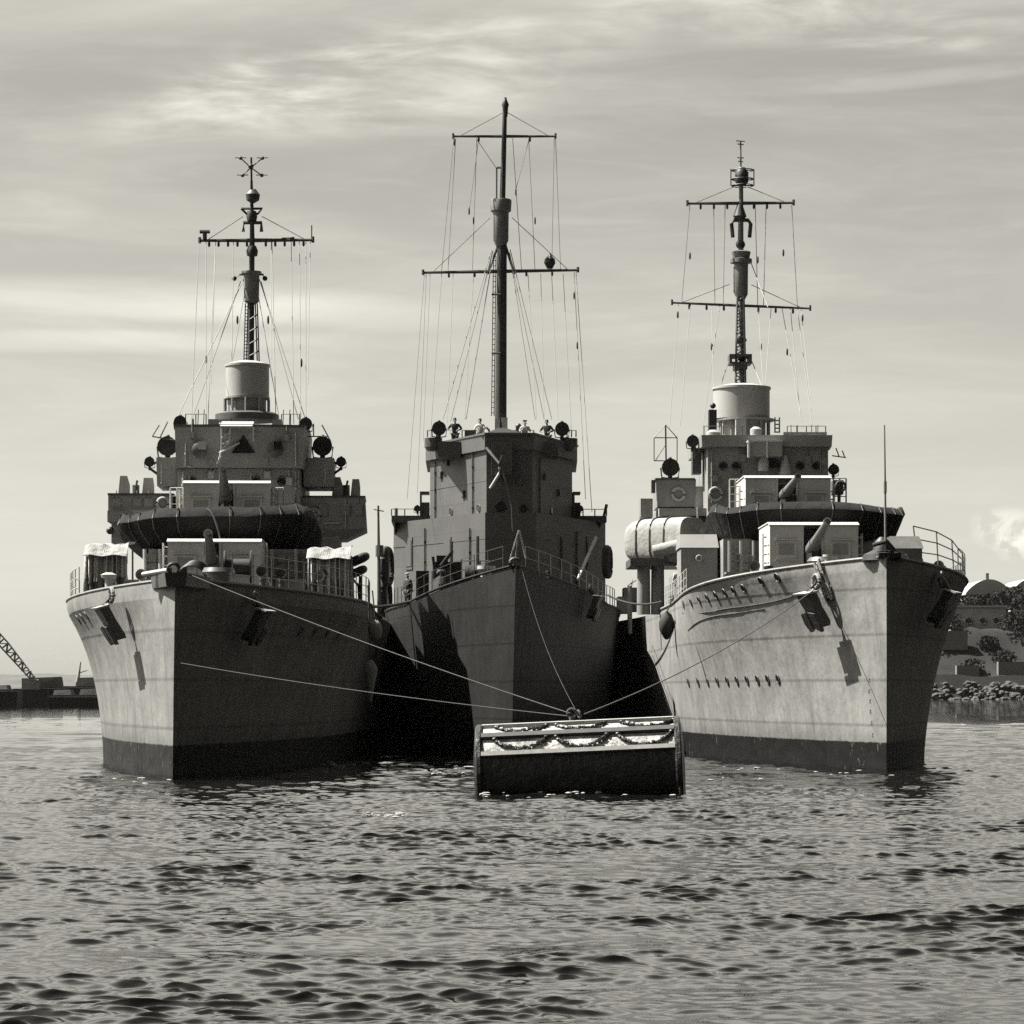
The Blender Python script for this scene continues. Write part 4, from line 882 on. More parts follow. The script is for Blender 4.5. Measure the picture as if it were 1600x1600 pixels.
# mast
um = 47
mb = MB()
for sd in (-1, 1):
    for du in (-0.28, 0.28): mb.tube([S.P(1157+sd*8, 612, um+du), S.P(1157+sd*5, 462, um+du)], 0.06, 6)
for k in range(14):
    y = 606-k*10.3; w_ = 8-k*0.21
    mb.tube([S.P(1157-w_, y, um-0.28), S.P(1157+w_, y-10, um-0.28)], 0.035, 5); mb.tube([S.P(1157+w_, y, um+0.28), S.P(1157-w_, y-10, um+0.28)], 0.035, 5)
mb.tube([S.P(1159, 614, um), S.P(1158, 460, um)], S.m(4.2, um), 10); mb.tube([S.P(1157, 400, um), S.P(1158, 288, um)], S.m(5, um), 10, S.m(3.4, um)); mb.tube([S.P(1158, 290, um), S.P(1157, 220, um)], S.m(1.3, um), 8)
mast = mb.build('mast', 'mast_l', S.root)
mb = MB(); z = S.W
mb.lathe([(S.m(6, um), z(468, um)), (S.m(10.5, um), z(460, um)), (S.m(11, um), z(412, um)), (S.m(17, um), z(411, um)), (S.m(17, um), z(405, um)), (S.m(13, um), z(404, um)), (S.m(15, um), z(394, um)), (S.m(10, um), z(392, um))], (S.V(1158, um), um, 0), n=28); mb.build('crows_nest', 'mast_l', mast)
mb = MB()
for a, b2, c_, d_ in ((1140, 1175, 553, 557), (1140, 1144, 557, 565), (1170, 1175, 557, 565), (1140, 1175, 565, 568), (1148, 1168, 568, 576)): S.fbox(mb, a, b2, c_, d_, um-0.6, um+0.6)
mb.lathe([(0.2, z(536, um)), (0.3, z(532, um)), (0.2, z(526, um))], (S.V(1158, um), um, 0), n=10); mb.build('mast_platform', 'steel', mast)
yard(S, (1074, 318), (1240, 317), um, mast, 'mast_d', 0.08, ((1146, 292), (1168, 292)), 7)
yard(S, (1050, 473), (1266, 482), um, mast, 'mast_d', 0.065, ((1140, 444), (1174, 445)), 7)
mb = MB()
mb.tube([S.P(1145, 371, um), S.P(1143, 350, um), S.P(1147, 344, um), S.P(1169, 344, um), S.P(1173, 350, um), S.P(1171, 371, um)], 0.1, 8); mb.build('mast_bracket', 'mast_d', mast)
mb = MB(); mb.lathe([(0.16, z(345, um)), (0.34, z(338, um)), (0.14, z(320, um))], (S.V(1156, um), um, 0), n=12); mb.build('mast_collar', 'mast_d', mast)
mb = MB(); mb.ball(S.P(1157, 382, um), 0.24); mb.build('mast_lantern', 'mast_d', mast)
mb = MB(); mb.tube([S.P(1147, 418, um), S.P(1147, 458, um)], 0.03, 5)
for k in range(4): mb.tube([S.P(1154, 420+k*12, um), S.P(1146, 418+k*12, um)], 0.04, 5)
mb.build('nest_ladder', 'mast_d', mast)
mb = MB(); mb.lathe([(0.2, z(290, um)), (0.34, z(284, um)), (0.34, z(270, um)), (0.18, z(262, um))], (S.V(1159, um), um, 0), n=14)
for dx, dy in ((-18, -14), (18, -14)): mb.tube([S.P(1160+dx, 290, um), S.P(1160+dx, 264, um)], 0.03, 5)
for y in (266, 280, 290): mb.tube([S.P(1142, y, um), S.P(1178, y, um)], 0.035, 5); mb.ring(S.P(1160, y, um), (0, 0, 1), S.m(17, um), 0.025, 16)
mb.build('lantern_cage', 'mast_d', mast)
mb = MB()
for y, w_ in ((220, 7), (225, 5), (246, 5), (252, 4)): mb.tube([S.P(1157-w_, y, um), S.P(1157+w_, y+1, um)], 0.03, 5)
mb.build('top_aerial', 'mast_d', mast)
for a, b2 in (((1078, 320), (1065, 474)), ((1115, 320), (1117, 476)), ((1133, 320), (1130, 476)), ((1180, 320), (1184, 478)), ((1197, 320), (1193, 478)), ((1237, 320), (1246, 482)),
              ((1060, 476), (1046, 670)), ((1079, 476), (1063, 665)), ((1112, 476), (1116, 640)), ((1125, 476), (1098, 668)), ((1185, 480), (1192, 600)), ((1205, 480), (1196, 600)), ((1235, 482), (1252, 670)), ((1246, 482), (1270, 672)), ((1222, 482), (1255, 668)), ((1252, 484), (1268, 640))):
    wire(S, S.P(*a, um), S.P(*b2, um-(5 if a[1] > 400 else 0)), mast)
for a, b2 in (((1138, 565), (1114, 640)), ((1175, 565), (1190, 602)), ((1174, 412), (1200, 480))): wire(S, S.P(*a, um), S.P(*b2, um-2), mast, 0, 0.024, 'stay')
for x, y in ((1059, 492), (1112, 542), (1254, 497), (1189, 542), (1230, 550), (1078, 400), (1184, 406), (1224, 395)): MB().lathe([(0.02, -0.18), (0.05, -0.1), (0.05, 0.1), (0.02, 0.18)], S.P(x, y, um-2), n=8).build('insulator', 'mast_d', mast)
# left side of the bridge: tub, lamp, aerial, platforms
mb = MB(); mb.prism([(S.V(1027, 38), 38), (S.V(1086, 38), 38), (S.V(1086, 38), 41), (S.V(1027, 38), 41)], S.W(792, 38), S.W(749, 38), 1.05); tub = mb.build('searchlight_tub', 'house_c', S.root)
lamp(S, 1047, 731, 13, 38.5, tub, 'searchlight', 0.2)
mb = MB(); S.fbox(mb, 1018, 1024, 750, 770, 38, 38.4); S.fbox(mb, 1024, 1086, 747, 750, 37.9, 41.1); mb.build('tub_rim', 'steel', tub)
mb = MB()
for x in (1022, 1058): mb.tube([S.P(x, 720, 40), S.P(x, 684, 40)], 0.025, 5)
for y in (684, 720): mb.tube([S.P(1022, y, 40), S.P(1058, y, 40)], 0.025, 5)
mb.tube([S.P(1022, 684, 40), S.P(1040, 664, 40), S.P(1058, 684, 40)], 0.025, 5); mb.tube([S.P(1040, 664, 40), S.P(1041, 740, 40)], 0.04, 5); mb.tube([S.P(1024, 720, 40), S.P(1040, 695, 40)], 0.02, 5); mb.build('frame_aerial', 'steel', tub)
mb = MB(); S.fbox(mb, 1001, 1020, 779, 808, 37.5, 39); mb.build('side_locker', 'house_c', S.root)
mb = MB(); S.fbox(mb, 1030, 1120, 794, 806, 36.5, 41); mb.build('bridge_wing', 'house_c', S.root)
mb = MB(); S.fbox(mb, 1086, 1103, 760, 794, 38, 39.5); mb.build('side_locker', 'shield', S.root)
mb = MB(); S.fbox(mb, 1044, 1118, 808, 842, 37.2, 40); mb.build('canvas_dodger', 'boatc', S.root)
mb = MB(); S.fbox(mb, 985, 1078, 872, 884, 35.6, 40); boatdeck = mb.build('boat_platform', 'steel', S.root)
mb = MB()
for x in (1006, 1028): mb.lathe([(0.32, S.W(960, 36.4)), (0.3, S.W(884, 36.4)-0.01)], (S.V(x, 36.4), 36.6, 0), n=14)
mb.build('platform_pillar', 'house_c', boatdeck)
# canvas covered boat (a thing of its own)
p0 = S.P(1010, 880, 36); root = empty('ship_boat', S.world(p0), -S.th); tag(root, 'pale canvas covered boat with dark straps on the left side of the right warship', 'boat')
BA = R(48); bt = Vector((math.cos(BA), -math.sin(BA), 0)); bn_ = Vector((math.sin(BA), math.cos(BA), 0))   # along the boat, and away from the viewer
bh = S.m(71, 36)
def boat_ring(t, sc):
    pts = []
    for k in range(24):
        a = 2*math.pi*k/24; ca, sa = math.cos(a), math.sin(a)
        y = 0.85*math.copysign(abs(ca)**0.6, ca); zz = 0.5*bh+0.5*bh*math.copysign(abs(sa)**0.55, sa)*sc
        pts.append(p0+bt*t+bn_*(0.9+y*(0.75+0.25*sc))+Vector((0, 0, zz)))
    return pts
mb = MB(); mb.loft([boat_ring(t, s_) for t, s_ in ((-1.62, 0.55), (-1.5, 0.8), (-1.25, 0.93), (-0.8, 0.99), (0, 1.0), (0.9, 1.0), (1.7, 1.0), (2.1, 0.97))], True, True); bo = mb.build('boat_cover', 'boatc', root, p0)
mb = MB()
for t in (-0.75, 0.15, 1.05):
    q_ = boat_ring(t, 1.02); mb.tube(q_+[q_[0]], 0.05, 6)
mb.build('strap', 'steel', root, p0)
pp = S.P(1022, 862, 35); q = S.P(1072, 850, 34.6)
mb = MB(); d = q-pp; mb.tube([pp, pp+d*0.08, pp+d*0.9, q], S.m(10, 35), 18); ro = mb.build('awning_roll', 'boatc'); ro.location = S.world(Vector((0, 0, 0))); ro.rotation_euler = (0, 0, -S.th)
tag(ro, 'rolled pale canvas awning lying before the covered boat', 'awning roll')
# deck locker with sloping lid
pl = S.P(1091, 930, 26); root = empty('deck_locker', S.world(pl), -S.th); tag(root, 'grey deck locker with sunlit sloping lid between the covered boat and the lower gun', 'locker')
va, vb = S.V(1064, 26), S.V(1121, 26); zt, zm, zb = S.W(834, 26), S.W(856, 26), S.deck(26)-0.1
mb = MB(); mb.box(va, vb, 26, 28.5, zb, zm); mb.build('locker_body', 'house_c', root, pl)
mb = MB(); mb.loft([[(va-0.06, 25.94, zm+0.005), (vb+0.06, 25.94, zm+0.005), (vb+0.06, 28.56, zm+0.005), (va-0.06, 28.56, zm+0.005)], [(va, 26.5, zt), (vb, 26.5, zt), (vb, 28.5, zt+0.05), (va, 28.5, zt+0.05)]]); mb.build('locker_lid', 'house_c', root, pl)
mb = MB(); mb.ring(S.P(1092, 872, 25.9), (0, 1, 0), 0.12, 0.03); mb.build('locker_handle', 'shield', root, pl)
# bow furniture
mb = MB(); mb.tube([S.P(1384, 866, 0.6), S.P(1382, 664, 0.6)], 0.05, 8, 0.022); mb.tube([S.P(1383, 770, 0.6), S.P(1383, 752, 0.6)], 0.055, 8); js = mb.build('jackstaff', 'mast_l', S.root)
mb = MB(); mb.lathe([(0.7, 7.2), (0.65, 7.4), (0.33, 7.55), (0.26, 7.85), (0.1, 8.0)], (0, 1.0, 0), n=16); mb.tube([S.P(1364, 852, 0.6), S.P(1384, 846, 0.6)], 0.07, 8); mb.tube([S.P(1384, 846, 0.6), S.P(1398, 862, 0.6)], 0.1, 8)
mb.loft([[(-0.25, 0.05, 7.25), (0.5, 0.05, 7.25), (1.0, 1.9, 7.25), (-0.3, 1.9, 7.25)], [(-0.25, 0.0, 7.42), (0.5, 0.0, 7.42), (1.0, 1.9, 7.42), (-0.3, 1.9, 7.42)]]); mb.build('stem_head', 'black', S.root)
mb = MB(); mb.lathe([(0.12, -0.3), (0.12, 0.1), (0.2, 0.14), (0.2, 0.22)], S.P(1294, 876, 8), n=12); mb.build('mushroom_vent', 'white', S.root)
pl = S.P(1417, 892, 9); root = empty('deck_locker', S.world(pl), -S.th); tag(root, 'dark deck locker with pale sloping lid right of the jackstaff', 'locker')
va, vb = S.V(1396, 9), S.V(1441, 9); zt, zm, zb = S.W(836, 9), S.W(857, 9), S.W(895, 9)
mb = MB(); mb.box(va, vb, 9, 11.5, zb, zm); mb.build('locker_body', 'steel', root, pl)
mb = MB(); mb.loft([[(va-0.05, 8.95, zm+0.005), (vb+0.05, 8.95, zm+0.005), (vb+0.05, 11.5, zm+0.005), (va-0.05, 11.5, zm+0.005)], [(va, 9.8, zt), (vb, 9.8, zt), (vb, 11.5, zt), (va, 11.5, zt)]]); mb.build('locker_lid', 'steel', root, pl)
mb = MB(); mb.ball(S.P(1413, 873, 8.8), 0.17); mb.build('white_knob', 'white', root, pl)
pts = [Vector((S.b(u, 7.2)-0.1, u, S.deck(u))) for u in [9+i*1.55 for i in range(11)]]
rails(S, pts, S.root, 1.0, 2, 0.022, m='mast_l')
bot = [S.P(x, y, u) for x, y, u in ((1434, 884, 10), (1466, 886, 12), (1490, 892, 14), (1508, 897, 16))]; top_ = [S.P(x, y, u) for x, y, u in ((1427, 822, 10), (1463, 831, 12), (1487, 844, 14), (1504, 866, 16))]
mb = MB()
for a, b2 in zip(bot, top_): mb.tube([a, b2], 0.03, 6)
for q in (0.35, 0.68, 1.0): mb.tube([a.lerp(b2, q) for a, b2 in zip(bot, top_)], 0.024, 6)
mb.build('accommodation_rail', 'mast_l', S.root)
rails(S, [Vector((-S.b(u, 7.0)+0.1, u, S.deck(u))) for u in [20+i*1.5 for i in range(10)]], S.root, 1.0, 3, 0.022)
for v, u in ((-3, 10), (3, 10), (-4.6, 18), (4.6, 18)): bitts(S, v, u, S.deck(u)-0.1, S.root)
mb = MB(); S.fbox(mb, 1444, 1478, 884, 910, 14, 15); mb.build('mooring_winch', 'steel', S.root); mb = MB(); S.fbox(mb, 1474, 1506, 890, 915, 18, 19.5); mb.build('vent_trunk', 'steel', S.root)
mb = MB(); mb.lathe([(0.6, 6.9), (0.45, 7.1), (0.4, 7.5), (0.62, 7.6), (0.5, 7.75)], (-0.9, 10.5, 0), n=18); mb.build('capstan', 'steel', S.root)
# midship pieces seen between the ships
mb = MB(); mb.box(-3.4, 3.4, 54, 62, 3.9, 9.0); mb.build('midship_house', 'house_c', S.root)
mb = MB(); mb.lathe([(1.7, 8.9), (1.6, 13.4), (1.7, 13.5), (1.66, 13.8)], (0.4, 58, 0), n=28); mb.build('funnel', 'house_c', S.root)
mb = MB(); S.fbox(mb, 966, 988, 932, 958, 48, 50); S.fbox(mb, 975, 1000, 918, 955, 50, 52); mb.tube([S.P(984, 990, 47), S.P(984, 915, 47), S.P(992, 905, 47)], 0.12, 8); mb.build('waist_locker', 'house_c', S.root)
# things hanging on the hull
p, n = S.on_hull(1054, 975, -1, 0.35)
mb = MB(); mb.lathe([(0.05, 0.55), (0.22, 0.42), (0.34, 0.1), (0.32, -0.25), (0.12, -0.6), (0.04, -0.66)][::-1], p, n=14); fe = mb.build('rope_fender', 'dull')
fe.location = S.world((0, 0, 0)); fe.rotation_euler = (0, 0, -S.th); tag(fe, 'black teardrop fender hanging over the left rail of the right warship', 'fender')
mb = MB(); mb.tube([p+Vector((0, 0, 0.5)), S.P(1053, 930, p.y)], 0.03, 6); mb.build('fender_lanyard', 'rope', fe)

def side_rope(S, pts, label, side, r=0.014):
    P_ = []
    for x, y in pts:
        P_.append(S.world(S.on_hull(x, y, side, 0.012)[0]))
    Q_ = []
    for i in range(len(P_)-1):
        a, b2 = P_[i], P_[i+1]; pa, pb = P_[max(0, i-1)], P_[min(len(P_)-1, i+2)]
        for k in range(5):
            t = k/5; Q_.append(0.5*((2*a)+(b2-pa)*t+(2*pa-5*a+4*b2-pb)*t*t+(3*a-pa-3*b2+pb)*t**3))
    Q_.append(P_[-1]); o = MB().tube(Q_, r, 6).build('rope', 'steel'); tag(o, label, 'rope', 'ropes slung along the right warships hull'); return o
side_rope(S, [(1066, 958), (1100, 957), (1140, 950), (1180, 945), (1220, 937), (1250, 926), (1283, 912)], 'slack dark rope slung along the upper sunlit bow below the portholes', -1)
side_rope(S, [(1075, 985), (1090, 972), (1115, 963), (1150, 958), (1195, 951)], 'short dark rope looped beneath the long slack rope on the sunlit bow', -1)
side_rope(S, [(1078, 985), (1088, 1010), (1098, 1040), (1106, 1068)], 'dark rope hanging down the hull to the lower porthole row', -1, 0.03)

# white cone fender between left and middle ships
c = Vector(at(579, 1050, 106)); mb = MB(); mb.lathe([(0.04, -1.1), (0.14, -0.5), (0.24, -0.05), (0.25, 0.15), (0.14, 0.35), (0.05, 0.45)], c, n=14); cf = mb.build('cone_fender', 'canvas')
tag(cf, 'pale cone shaped fender hanging in the gap between the left and middle warships', 'fender')
MB().tube([c+Vector((0, 0, 0.4)), c+Vector((-0.1, 0, 3.2))], 0.03, 6).build('fender_lanyard', 'rope', cf)
c = Vector(at(586, 985, 108)); mb = MB(); mb.ball(c, 0.27, 1.5, 14); cf = mb.build('round_fender', 'canvas')
tag(cf, 'pale round fender high in the gap between the left and middle warships', 'fender')
MB().tube([c+Vector((0, 0, 0.5)), c+Vector((-0.1, 0, 1.5))], 0.03, 6).build('fender_lanyard', 'rope', cf)

# ================================================================= mooring buoy
BY = 78.0; rB = 1.3
bc = Vector((at(906, 0, BY).x, BY, 0.58)); root = empty('mooring_buoy', bc, R(-2.5)); root.rotation_euler = (0, R(-2.6), R(-2.5))
tag(root, 'drum shaped mooring buoy lying on its side with whitewashed top and chain swags', 'buoy')
hl = 2.62
def cyl_arc(a0, a1, r, l, n=24):
    return [[(x, -r*math.cos(R(a0+(a1-a0)*k/n)), r*math.sin(R(a0+(a1-a0)*k/n))) for k in range(n+1)] for x in (-l, -l/3, l/3, l)]
mb = MB(); mb.loft(cyl_arc(28, 152, rB, hl), False, True, False); mb.build('upper_shell', 'buoy', root)
mb = MB(); mb.loft(cyl_arc(152, 388, rB-0.004, hl, 40), False, True, False); mb.build('lower_shell', 'buoy_d', root)
for sx in (-1, 1):
    mb = MB(); mb.lathe([(rB+0.06, -0.09), (rB+0.1, -0.05), (rB+0.1, 0.05), (rB+0.06, 0.09), (rB*0.6, 0.16), (0.1, 0.18)], (sx*(hl+0.05), 0, 0), (sx, 0, 0), 44); mb.build('end_rim', 'buoy_d', root)
    mb = MB(); mb.ring((sx*(hl+0.05), 0, 0), (1, 0, 0), rB+0.1, 0.03, 40, 20, 200); mb.build('rim_band', 'timber', root)
def strip(a, dr, wid, m, name):
    a_ = R(a); rr = rB+dr
    ring = lambda x: [(x, -(rr*math.cos(a_))+p[0]*math.sin(a_)*1.0-p[1]*math.cos(a_), rr*math.sin(a_)+p[0]*math.cos(a_)+p[1]*math.sin(a_)) for p in ((-wid, -0.05), (wid, -0.05), (wid, 0.06), (-wid, 0.06))]
    MB().loft([ring(-hl+0.03), ring(0), ring(hl-0.03)]).build(name, m, root)
strip(84, 0.04, 0.09, 'timber', 'timber_rail'); strip(53, 0.05, 0.085, 'timber_d', 'timber_rail'); strip(27, 0.04, 0.06, 'timber', 'timber_rail'); strip(96, 0.04, 0.09, 'timber', 'timber_rail'); strip(127, 0.04, 0.09, 'timber_d', 'timber_rail')
rnd = random.Random(11)
for (at_, ab) in ((76, 60), (48, 30)):
    for k in range(3):
        xa = -hl+0.38+k*1.66+0.12*rnd.random(); xb = xa+1.25+0.18*rnd.random()
        mb = MB(); pts = []
        for i in range(23):
            t = i/22; x = xa+(xb-xa)*t; a = at_-(at_-ab)*(0.82+0.06*k)*(4*t*(1-t))**0.8
            pts.append((x, -(rB+0.05)*math.cos(R(a)), (rB+0.05)*math.sin(R(a))))
        # chain as alternating links
        for i in range(22):
            p, q = Vector(pts[i]), Vector(pts[i+1]); mid = (p+q)/2; jit = Vector((0, 0, rnd.uniform(-0.025, 0.025))); mb.tube([p+(p-mid)*0.3+jit, mid+jit, q+(q-mid)*0.3+jit], 0.035 if i % 2 else 0.055, 6)
        for e in (pts[0], pts[-1]): mb.ball(Vector(e), 0.08, 0.7, 8)
        mb.build('chain_swag', 'buoy_d', root)
mb = MB(); mb.lathe([(0.22, 0), (0.2, 0.06), (0.08, 0.1), (0.08, 0.2)], (-0.15, 0, rB), n=14); mb.ring((-0.15, 0, rB+0.3), (0.2, 1, 0), 0.12, 0.04, 16); mb.ring((0.05, 0.05, rB+0.26), (1, 0.4, 0.3), 0.1, 0.035, 16); mb.build('mooring_ring', 'rope', root)
ring_pt = Vector((at(895, 1116, BY).x, BY, at(895, 1116, BY).z))

def hawser(a, b, sag, label, r=0.016, m='rope'):
    n = 18; pts = [a.lerp(b, i/n)-Vector((0, 0, sag*4*(i/n)*(1-i/n))) for i in range(n+1)]
    o = MB().tube(pts, r, 6).build('hawser', m); tag(o, label, 'hawser', 'mooring hawsers to the buoy'); return o
hawser(LS.world(LS.P(292, 896, 0.4)), ring_pt, 0.12, 'upper pale hawser from the left warships stem head to the buoy')
hawser(LS.world(Vector((0.12, 0.35, LS.W(1036, 0.3)))), ring_pt+Vector((-0.1, 0, -0.05)), 0.1, 'lower pale hawser from the left warships waterline stem to the buoy', 0.013)
_p, _n = RS.on_hull(1284, 914, -1, 0.1)
hawser(RS.world(_p), ring_pt+Vector((0.3, 0, 0)), 0.35, 'dark hawser crossing the sunlit bow of the right warship down to the buoy', 0.018, 'steel')
hawser(MS.world((0.3, 0.1, 7.6)), ring_pt+Vector((0.15, 0, 0)), 0.5, 'dark hawser dropping from the middle warships stem to the buoy', 0.008, 'black')
o = hawser(LS.world(LS.P(563, 947, 20)), MS.world(MS.P(640, 940, 18)), 0.1, 'short dark hawser between the left and middle warships decks', 0.07, 'black'); o['group'] = 'breast ropes between the warships'
o = hawser(MS.world(MS.P(950, 930, 22)), RS.world(RS.P(1035, 940, 26)), 0.25, 'short dark hawser between the middle and right warships decks', 0.05, 'black'); o['group'] = 'breast ropes between the warships'

# ================================================================= people
def person(loc, rz, label, arms='rail', top='uni_d', legs='uni_d', cap='white', sc=1.0, lean=0.0):
    root = empty('person', loc, rz); root.scale = (sc,)*3; tag(root, label, 'person', None)
    V = []; E = []; RAD = []
    def add(p, r, par=None):
        V.append(p); RAD.append(r); i = len(V)-1
        if par is not None: E.append((par, i))
        return i
    ln = lambda z: -lean*max(0, z-0.9)
    pel = add((0, 0, 0.95), 0.145); wa = add((0, ln(1.12), 1.12), 0.125, pel); ch = add((0, ln(1.32), 1.32), 0.155, wa); nb = add((0, ln(1.46), 1.46), 0.085, ch)
    nk = add((0, ln(1.53)-0.01, 1.53), 0.055, nb); hd = add((0, ln(1.62)-0.03, 1.63), 0.088, nk); hd2 = add((0, ln(1.68)-0.025, 1.71), 0.072, hd)
    add((0, ln(1.62)-0.115, 1.625), 0.014, hd)
    hands = []
    for s in (-1, 1):
        hp = add((s*0.1, 0, 0.88), 0.095, pel); kn = add((s*0.11, -0.02, 0.5), 0.062, hp); an = add((s*0.11, 0.02, 0.1), 0.042, kn); add((s*0.125, -0.13, 0.04), 0.036, an)
        sh = add((s*0.19, ln(1.42), 1.42), 0.062, ch)
        if arms == 'rail':
            el = add((s*0.36, ln(1.2)-0.04, 1.2), 0.045, sh); wr_ = add((s*0.22, ln(1.1)-0.26, 1.12), 0.032, el); dirn = Vector((-s*0.5, -0.8, -0.1))
        elif arms == 'down':
            el = add((s*0.25, 0.03, 1.14), 0.045, sh); wr_ = add((s*0.27, -0.05, 0.89), 0.03, el); dirn = Vector((0, -0.2, -1))
        else:
            el = add((s*0.28, -0.1, 1.2), 0.045, sh); wr_ = add((s*0.12, -0.3, 1.3), 0.03, el); dirn = Vector((-s*0.6, -0.3, 0.6))
        dirn.normalize(); w = Vector(V[wr_]); pm = add(tuple(w+dirn*0.07), 0.03, wr_)
        sd = dirn.cross(Vector((0, 1, 0.3))).normalized(); b0 = Vector(V[pm])
        for j, (o_, l_) in enumerate(((-0.032, 0.07), (-0.011, 0.08), (0.011, 0.075), (0.032, 0.06))):
            f1 = add(tuple(b0+dirn*0.03+sd*o_), 0.009, pm); f2 = add(tuple(b0+dirn*(0.03+l_*0.55)+sd*o_*1.1+Vector((0, 0, -0.005))), 0.008, f1); add(tuple(b0+dirn*(0.03+l_)+sd*o_*1.1+Vector((0, 0, -0.025))), 0.007, f2)
        add(tuple(w+dirn*0.06+sd*0.07), 0.009, wr_)
    me = bpy.data.meshes.new('body'); me.from_pydata(V, E, []); me.materials.append(M['skin'])
    o = bpy.data.objects.new('body', me); COL.objects.link(o); o.parent = root
    sk = o.modifiers.new('skin', 'SKIN'); sk.use_smooth_shade = True
    for i, d in enumerate(me.skin_vertices[0].data): d.radius = (RAD[i], RAD[i]*0.85 if i in (wa, ch, pel) else RAD[i]); d.use_root = (i == pel)
    o.modifiers.new('sub', 'SUBSURF').levels = 1
    def cloth(name, chain, m):
        VV, EE, RR = [], [], []
        idx = {}
        for a, b_ in chain:
            for k in (a, b_):
                if k not in idx: idx[k] = len(VV); VV.append(V[k]); RR.append(RAD[k]*1.16+0.006)
            EE.append((idx[a], idx[b_]))
        mm = bpy.data.meshes.new(name); mm.from_pydata(VV, EE, []); mm.materials.append(M[m]); c = bpy.data.objects.new(name, mm); COL.objects.link(c); c.parent = root
        k2 = c.modifiers.new('skin', 'SKIN'); k2.use_smooth_shade = True
        for i, d in enumerate(mm.skin_vertices[0].data): d.radius = (RR[i], RR[i]); d.use_root = (i == 0)
        c.modifiers.new('sub', 'SUBSURF').levels = 1
    # indices: pel0 wa1 ch2 nb3 nk4 hd5 hd6 nose7 ; per side block
    nside = (len(V)-8)//2
    s0, s1 = 8, 8+nside
    cloth('shirt', [(0, 1), (1, 2), (2, 3), (2, s0+4), (s0+4, s0+5), (2, s1+4), (s1+4, s1+5)]+([(s0+5, s0+6), (s1+5, s1+6)] if top == 'uni_d' else []), top)
    cloth('trousers', [(0, s0), (s0, s0+1), (s0+1, s0+2), (0, s1), (s1, s1+1), (s1+1, s1+2)], legs)
    hz = ln(1.68)-0.025
    mb = MB()
    if cap == 'white' or cap == 'dark':
        mb.lathe([(0.09, 0.0), (0.1, 0.015), (0.1, 0.05), (0.125, 0.06), (0.12, 0.085), (0.02, 0.1)], (0, hz+0.005, 1.71), (0, -0.08, 1), 16); mb.build('cap', 'uni_w' if cap == 'white' else 'uni_d', root)
    else:
        mb.ball((0, hz+0.02, 1.715), 0.092, 0.9, 12); mb.build('hair', 'hair', root)
    f = MB()
    for s in (-1, 1): f.ball((s*0.032, hz-0.075, 1.655), 0.011, 0.7, 6); f.ball((s*0.09, hz+0.0, 1.64), 0.022, 1.3, 6)
    f.tube([(-0.025, hz-0.084, 1.585), (0.025, hz-0.084, 1.585)], 0.007, 5)
    f.build('face', 'hair', root)
    return root
fz = MS.W(683, 30)-0.95
for x, u, y, arms, top, cap, lab in ((711, 32.5, 653, 'rail', 'uni_d', 'hair', 'person in dark jersey leaning on the bridge rail beside the left signal lamp'),
                                     (750, 31.5, 654, 'hold', 'uni_w', 'hair', 'person in white shirt on the bridge just left of the mast'),
                                     (820, 31.5, 657, 'hold', 'uni_k', 'dark', 'person in grey shirt and dark cap on the bridge just right of the mast'),
                                     (855, 32.5, 656, 'rail', 'uni_d', 'hair', 'person in dark jersey leaning on the bridge rail beside the right signal lamp')):
    p = MS.P(x, y, u); person(MS.world((p.x, u, p.z-1.78)), R(random.uniform(-20, 20)), lab, arms, top, 'uni_d', cap, 1.0, 0.1 if arms == 'rail' else 0)
mb = MB(); mb.prism([(S_[0]*0.9, 35+(S_[1]-35)*0.85) for S_ in crown], MS.W(683, 30)-1.02, MS.W(683, 30)-0.98)
p = MS.P(637, 893, 24); person(MS.world((p.x, 24, MS.deck(24)-0.05)), R(-40), 'person in dark clothes and white cap standing at the left rail of the middle warship', 'down', 'uni_d', 'uni_d', 'white')
for x, u, lab, rz, top in ((1060, 29, 'person in white shirt and cap standing at the rail below the covered boat', 25, 'uni_w'),):
    p = RS.P(x, 900, u); person(RS.world((p.x, u, RS.deck(u)-0.02)), R(rz), lab, 'down', top, 'uni_w', 'white', 0.97)

# ================================================================= far shores
def terrain(name, x0, x1, nx, y0, y1, ny, hf, m):
    vs, fs = [], []
    for j in range(ny+1):
        for i in range(nx+1):
            x = x0+(x1-x0)*i/nx; y = y0+(y1-y0)*j/ny; vs.append((x, y, hf(x, y)))
    for j in range(ny):
        for i in range(nx): a = j*(nx+1)+i; fs.append((a, a+1, a+nx+2, a+nx+1))
    o = MB().add(vs, fs, True).build(name, m); tag(o, kind='structure'); return o
from mathutils import noise as mn
def hill_far(x, y):
    t = (y-7000)/1400
    return -2+max(0, math.sin(max(0, min(1, t))*math.pi))*(46+16*mn.noise((x/400, 0.3, 0))+7*mn.noise((x/110, 2.3, 0))+3*mn.noise((x/30, y/30, 0)))
terrain('hills', -6000, 2000, 300, 7000, 8400, 14, hill_far, 'hills')
YR = 820.0
def shore_h(x, y):
    t = (y-YR)/200
    e = max(0, min(1, (x-55)/40)); e = e*e*(3-2*e)
    n = 3.5*mn.noise((x/18, y/18, 1))+1.6*mn.noise((x/6, y/6, 4))
    st = 8*min(1, max(0, (y-YR)/6))+12*min(1, max(0, (y-YR-10)/18))+9.5*min(1, max(0, (y-YR-40)/14))+4*min(1, max(0, (y-YR-75)/50))
    return -1.0+(st+n*min(1, max(0, (y-YR)/15)))*e
terrain('shore', 60, 900, 300, YR-4, YR+220, 90, shore_h, 'land')
